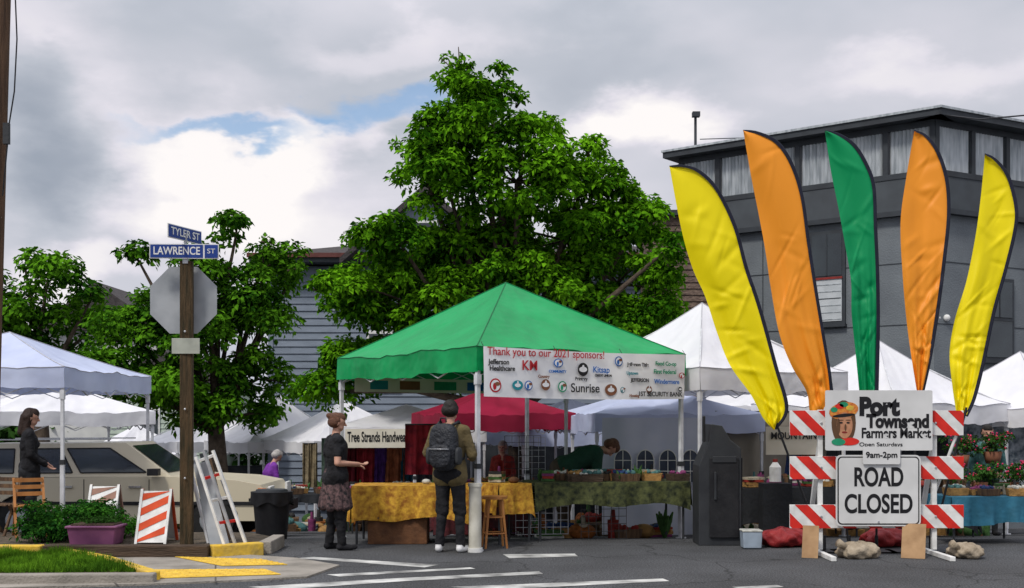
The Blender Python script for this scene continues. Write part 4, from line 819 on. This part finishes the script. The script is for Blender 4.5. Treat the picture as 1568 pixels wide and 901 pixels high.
# ---------------- people
SKIN=M('skin',(0.52,0.29,0.21),(0.44,0.23,0.16),14,.55,.05)
def person(name,loc,yaw,prims,mats,vox=.008,smooth=3):
    bm=bmesh.new()
    for (p0,p1,r0,r1,lb) in prims:
        p0=Vector(p0);p1=Vector(p1)
        for p,r in((p0,r0),(p1,r1)): bmesh.ops.create_icosphere(bm,subdivisions=3 if r>.02 else 2,radius=r,matrix=Matrix.Translation(p))
        d_=p1-p0
        if d_.length>1e-4: bmesh.ops.create_cone(bm,cap_ends=True,segments=20,radius1=r0,radius2=r1,depth=d_.length,matrix=Matrix.Translation((p0+p1)/2)@d_.to_track_quat('Z','Y').to_matrix().to_4x4())
    me=bpy.data.meshes.new(name); bm.to_mesh(me); bm.free(); ob=bpy.data.objects.new(name,me); scene.collection.objects.link(ob)
    rm=ob.modifiers.new('r','REMESH'); rm.mode='VOXEL'; rm.voxel_size=vox
    sm=ob.modifiers.new('s','SMOOTH'); sm.factor=.5; sm.iterations=smooth
    dg=bpy.context.evaluated_depsgraph_get(); me2=bpy.data.meshes.new_from_object(ob.evaluated_get(dg)); ob.modifiers.clear(); ob.data=me2
    n=len(me2.polygons); cen=np.zeros(n*3); me2.polygons.foreach_get('center',cen); cen=cen.reshape(-1,3)
    best=np.full(n,1e9); lab=np.zeros(n,int); names=list(mats)
    for (p0,p1,r0,r1,lb) in prims:
        a_=np.array(p0);b_=np.array(p1); ab=b_-a_; l2=max((ab**2).sum(),1e-9); t=np.clip(((cen-a_)@ab)/l2,0,1); dist=np.linalg.norm(cen-(a_+t[:,None]*ab),axis=1)-(r0+(r1-r0)*t)
        u=dist<best; best[u]=dist[u]; lab[u]=names.index(lb)
    me2.materials.clear()
    for k_ in names: me2.materials.append(mats[k_])
    me2.polygons.foreach_set('material_index',lab); me2.polygons.foreach_set('use_smooth',[True]*n); me2.update()
    ob.location=loc; ob.rotation_euler=(0,0,yaw); return ob
def hand(w,dr,side,curl=.6):
    w=Vector(w);dr=Vector(dr).normalized();side=Vector(side); side=(side-dr*side.dot(dr)).normalized(); nn=dr.cross(side)
    out=[]
    for s in(-1,-.3,.4,1): out.append((w+side*s*.012,w+dr*.08+side*s*.03,.015,.014,'skin'))
    for i,l in enumerate((.058,.07,.066,.05)):
        b0=w+dr*.085+side*(1.5-i)*.0225; m_=b0+(dr*math.cos(curl*.5)+nn*math.sin(curl*.5))*l*.5; e_=m_+(dr*math.cos(curl*1.4)+nn*math.sin(curl*1.4))*l*.5
        out+=[(b0,m_,.0095,.009,'skin'),(m_,e_,.009,.0075,'skin')]
    t0=w+dr*.025+side*.03; t1=t0+(dr*.7+side*.7)*.035; out+=[(t0,t1,.013,.011,'skin'),(t1,t1+dr*.028,.011,.009,'skin')]
    return out
def body(bend=0,arms=None,legs=None,hipz=.93,hairstyle='short',headturn=0,headpitch=0,bulk=1.0,female=False,sleeve='long',skirt=None,folds=True,wide=False):
    P=[]; hip=Vector((0,0,hipz)); RB=Matrix.Rotation(-bend,3,'X')
    def T(x,y,z): return hip+RB@Vector((x,y,z-.93))
    shw=.165 if female else .185
    k=bulk
    for s in(-1,1):
        P.append((T(s*.085*k,0,1.32),T(s*.065*k,0,1.08),.105*k,.095*k,'top'))
        P.append((T(s*.065*k,0,1.08),T(s*.075*k,0,.95),.095*k,.115*k,'top'))
        P.append((T(s*.04,0,1.44),T(s*shw,0,1.405),.06,.06*k,'top'))
        if female: P.append((T(s*.075,.07,1.27),T(s*.075,.08,1.27),.06,.055,'top'))
        P.append((T(s*.09*k,-.01,1.38),T(s*.08*k,-.02,1.25),.085*k,.1*k,'top'))
        if wide:
            P.append((T(s*.075,0,1.0),T(s*.085,0,.87),.125,.13,'top')); P.append((T(s*.12,0,1.0),T(s*.125,0,.87),.07,.075,'top'))
    P.append((hip+Vector((-.07,-.02,-.02)),hip+Vector((.07,-.02,-.02)),.115*k,.115*k,'bottom'))
    P.append((T(0,0,1.42),T(0,.01,1.53),.055,.05,'skin'))
    hc_=T(0,.02,1.62); RH=RB@Matrix.Rotation(headturn,3,'Z')@Matrix.Rotation(headpitch,3,'X')
    H=lambda x,y,z: hc_+RH@Vector((x,y,z))
    P+=[(H(0,-.02,.035),H(0,.01,.035),.083,.082,'skin'),(H(0,.02,.0),H(0,.045,-.055),.068,.04,'skin'),(H(-.025,.035,-.045),H(.025,.035,-.045),.04,.04,'skin'),
        (H(0,.09,.02),H(0,.108,-.012),.009,.015,'skin'),(H(-.018,.08,-.045),H(.018,.08,-.045),.01,.01,'lip'),
        (H(-.08,0,.01),H(-.082,-.004,-.02),.013,.01,'skin'),(H(.08,0,.01),H(.082,-.004,-.02),.013,.01,'skin'),
        (H(-.03,.084,.02),H(-.03,.086,.02),.010,.010,'eye'),(H(.03,.084,.02),H(.03,.086,.02),.010,.010,'eye')]
    P+=[(H(0,-.03,.055),H(0,.02,.07),.088,.075,'hair'),(H(-.03,-.045,.01),H(.03,-.045,.01),.072,.072,'hair'),(H(-.055,-.02,.04),H(.055,-.02,.04),.045,.045,'hair')]
    if hairstyle=='bun': P+=[(H(0,-.10,.08),H(0,-.115,.085),.042,.036,'hair')]
    if hairstyle=='long': P+=[(H(0,-.06,0),H(0,-.075,-.2),.08,.06,'hair'),(H(-.05,-.03,0),H(-.06,-.03,-.2),.05,.03,'hair'),(H(.05,-.03,0),H(.06,-.03,-.2),.05,.03,'hair')]
    legs=legs or {}
    for s in(-1,1):
        kn=legs.get(('k',s),Vector((s*.1,.03,.50*hipz/.93))); an=legs.get(('a',s),Vector((s*.11,-.01,.09))); ft_=legs.get(('f',s),Vector((s*.035,.16,-.045)))
        hp=hip+Vector((s*.09,0,-.04))
        P+=[(hp,kn,.092*k,.062*k,'bottom'),(kn,an+Vector((0,0,.02)),.06*k,.047,'bottom'),(kn.lerp(an,.3)+Vector((0,-.015,0)),kn.lerp(an,.5),.056*k,.05,'bottom')]
        if folds:
            for t_ in(.15,.05,-.06): q=kn.lerp(hp,t_) if t_>0 else kn.lerp(an,-t_); P.append((q+Vector((-.02,-.02,.01)),q+Vector((.02,-.015,-.01)),.055*k,.058*k,'bottom'))
            for t_ in(.86,.93,.99): q=kn.lerp(an,t_); P.append((q+Vector((-.012,.012,.0)),q+Vector((.012,.012,.006)),.046,.048,'bottom'))
        P+=[(an+Vector((0,-.02,-.045)),an+Vector((ft_.x*.6,.10,-.05)),.042,.038,'shoe'),(an+Vector((ft_.x*.6,.10,-.055)),an+ft_,.038,.033,'shoe'),(an+Vector((0,0,-.01)),an+Vector((0,-.01,-.045)),.045,.045,'shoe')]
    if skirt:
        z1,z0,r0_,r1_=skirt
        n=10
        for i in range(n):
            t=2*math.pi*i/n; e1=Vector((math.cos(t)*.09,math.sin(t)*.05,z1)); e2=Vector((math.cos(t)*r1_,math.sin(t)*r1_*.75,z0)); P.append((e1,e2,.09,.05+.01*(i%2),'skirt'))
    for s in(-1,1):
        sh=T(s*(shw+.005),0,1.40); el,wr,sd_=arms[s]; el=T(*el);wr=T(*wr)
        if sleeve=='long':
            P+=[(sh,el,.058*k,.048*k,'top'),(el,wr,.047*k,.036*k,'top')]
            if folds:
                for t_ in(.7,.84,.97): q=sh.lerp(el,t_); P.append((q+Vector((-.012,0,0)),q+Vector((.012,.006,.008)),.046*k,.047*k,'top'))
                for t_ in(.12,.28,.9): q=el.lerp(wr,t_); P.append((q,q+Vector((.006,0,.01)),.044*k if t_<.5 else .038*k,.045*k if t_<.5 else .039*k,'top'))
        else: P+=[(sh,sh.lerp(el,.6),.058,.056,'top'),(sh.lerp(el,.6),el,.043,.04,'skin'),(el,wr,.039,.027,'skin')]
        P+=[(wr,wr+(wr-el).normalized()*.02,.026,.024,'skin')]; P+=hand(wr+(wr-el).normalized()*.01,wr-el,RB@Vector(sd_))
    return [(tuple(a_),tuple(b_),r0,r1,l) for a_,b_,r0,r1,l in P]
HB=M('hair_black',(0.015,0.012,0.01),None,20,.6,.4); HA=M('hair_auburn',(0.15,0.065,0.035),(0.07,0.03,0.018),25,.6,.5,stretch=(1,1,3)); HG=M('hair_grey',(0.4,0.38,0.36),None,20,.7,.4); HD=M('hair_dark_brown',(0.03,0.015,0.01),None,20,.6,.4)
LIP=M('lips',(0.4,0.14,0.12),None); EYE_=M('eye_dark',(0.03,0.02,0.02),None)
BLK=M('black_cotton',(0.016,0.016,0.019),(0.007,0.007,0.009),8,.9,.8,bscale=10,bdist=.05); OLV=M('olive_jacket',(0.14,0.105,0.045),(0.085,0.065,0.03),6,.85,.9,bscale=9,bdist=.05)
SKT=M('patterned_tunic',(0.15,0.09,0.09),(0.012,0.012,0.014),24,.9,.5,detail=2); WSH=M('white_sneaker',(0.72,0.72,0.72),None); 
def mats(top,bottom,shoe,hair,skirt=None):
    return {'skin':SKIN,'top':top,'bottom':bottom,'shoe':shoe,'hair':hair,'lip':LIP,'eye':EYE_,'skirt':skirt or bottom}
pr=body(arms={-1:((-.24,.0,1.12),(-.1,.24,1.08),(1,0,0)),1:((.24,-.02,1.12),(.1,.25,1.1),(-1,0,0))},hairstyle='bun',female=True,bulk=1.24,sleeve='short',skirt=(.98,.56,.1,.21),headpitch=-.15,
   legs={('k',1):Vector((.09,.05,.48)),('a',1):Vector((.1,.05,.09)),('k',-1):Vector((-.09,.0,.48)),('a',-1):Vector((-.1,-.07,.09))})
wl=person('standing_woman_in_black',(X(514,14.25),14.25,0),-1.25,pr,mats(BLK,BLK,BLK,HA,SKT)); wl.scale=(1,1,.945)
pr=body(arms={-1:((-.29,.0,1.14),(-.2,.17,1.2),(1,0,0)),1:((.27,.02,1.12),(.2,.2,1.08),(-1,0,0))},hairstyle='short',bulk=1.1,headpitch=-.2,headturn=.15,wide=True,
   legs={('k',1):Vector((.11,.04,.50)),('a',1):Vector((.13,.0,.09)),('k',-1):Vector((-.1,.02,.5)),('a',-1):Vector((-.12,-.04,.09)),('f',1):Vector((.07,.15,-.045)),('f',-1):Vector((-.07,.15,-.045))})
mloc=Vector((X(689,14.0),14.0,0)); myaw=-.35
mn=person('standing_man_with_backpack',mloc,myaw,pr,mats(OLV,BLK,WSH,HB)); mn.scale=(1.02,1.02,1.03)
b=MB()
def rb(c,s,m,n=3.2,seg=28,rings=18):
    def fn(u,v):
        t=2*math.pi*u;p=math.pi*v; sg=lambda q:(abs(q)**(2/n))*(1 if q>=0 else -1)
        return (c[0]+s[0]/2*sg(math.sin(p))*sg(math.cos(t)),c[1]+s[1]/2*sg(math.sin(p))*sg(math.sin(t)),c[2]+s[2]/2*sg(math.cos(p)))
    b.sheet(fn,seg,rings,m)
PK=M('backpack_nylon',(0.024,0.027,0.034),(0.012,0.013,0.017),9,.55,.8)
rb((.02,-.225,1.22),(.34,.2,.54),PK); rb((.02,-.335,1.12),(.26,.07,.26),PK); rb((.20,-.22,1.12),(.06,.14,.2),DGREY); rb((-.16,-.22,1.12),(.06,.14,.2),DGREY)
for s in(-1,1): b.tube([(s*.10,-.14,1.47),(s*.115,-.02,1.51),(s*.12,.10,1.42),(s*.14,.12,1.25),(s*.17,-.02,1.08),(s*.14,-.16,1.03)],.018,PK,6)
b.tube([(-.04,-.2,1.5),(-.03,-.2,1.55),(.03,-.2,1.55),(.04,-.2,1.5)],.01,PK,6); b.tube([(-.10,-.372,1.2),(.14,-.372,1.2)],.005,METAL,5)
bp_=b.build('backpack',mn,smooth=True)
pr=body(arms={-1:((-.2,.02,1.13),(-.12,.2,1.02),(1,0,0)),1:((.2,.02,1.13),(.13,.2,1.0),(-1,0,0))},hairstyle='long',female=True,bulk=1.05,headpitch=-.2,skirt=(.98,.62,.1,.12))
pp=person('long_haired_woman',(X(45,15.35),15.35,0.02),-1.2,pr,mats(BLK,DKC,BLK,HD,BLK),vox=.01); pp.scale=(.97,.97,.97)
PUR=M('purple_shirt',(0.16,0.03,0.28),None,8,.85,.5)
pr=body(bend=.35,arms={-1:((-.22,.1,1.15),(-.12,.3,1.1),(1,0,0)),1:((.22,.1,1.15),(.12,.3,1.1),(-1,0,0))},hairstyle='short',female=True,headpitch=-.3)
person('person_in_purple_shirt',(X(405,21.5),21.5,gz(21.5)-.05),-1.0,pr,mats(PUR,DKC,BLK,HG),vox=.012).scale=(.92,.92,.92)
DGN=M('dark_green_sweater',(0.014,0.055,0.034),None,8,.9,.6)
pr=body(bend=1.15,arms={-1:((-.2,.28,1.25),(-.12,.5,1.35),(1,0,0)),1:((.2,.28,1.25),(.12,.5,1.35),(-1,0,0))},hairstyle='short',headpitch=-.2,bulk=1.3)
person('bending_person',(X(862,16.9),16.9,gz(16.9)),-1.4,pr,mats(DGN,M('brown_trousers',(0.07,0.05,0.035),None,8,.9,.4),BLK,HA),vox=.01).scale=(1.08,1.08,1.08)
for i,(px,dd,yw,tm,hm) in enumerate([(1230,18.3,2.6,GM[3],HD),(770,22.5,2.9,GM[0],HG),(1512,18.6,2.9,GM[8],HB)]):
    pr=body(arms={-1:((-.23,.05,1.12),(-.15,.25,1.02),(1,0,0)),1:((.23,.0,1.12),(.24,.12,.9),(-1,0,0))},hairstyle='long' if i%2 else 'short',female=bool(i%2),headpitch=-.1,folds=False)
    person('market_vendor',(X(px,dd),dd,gz(dd)),yw,pr,mats(tm,DKC,BLK,hm),vox=.012)
bpy.context.view_layer.update()
for ob,(fw,fh) in FITS:
    dm=ob.dimensions; sx0,sy0=ob.scale[0],ob.scale[1]
    if dm.x>1e-4 and dm.y>1e-4: ob.scale=(sx0*fw/dm.x,sy0*fh/dm.y,1)
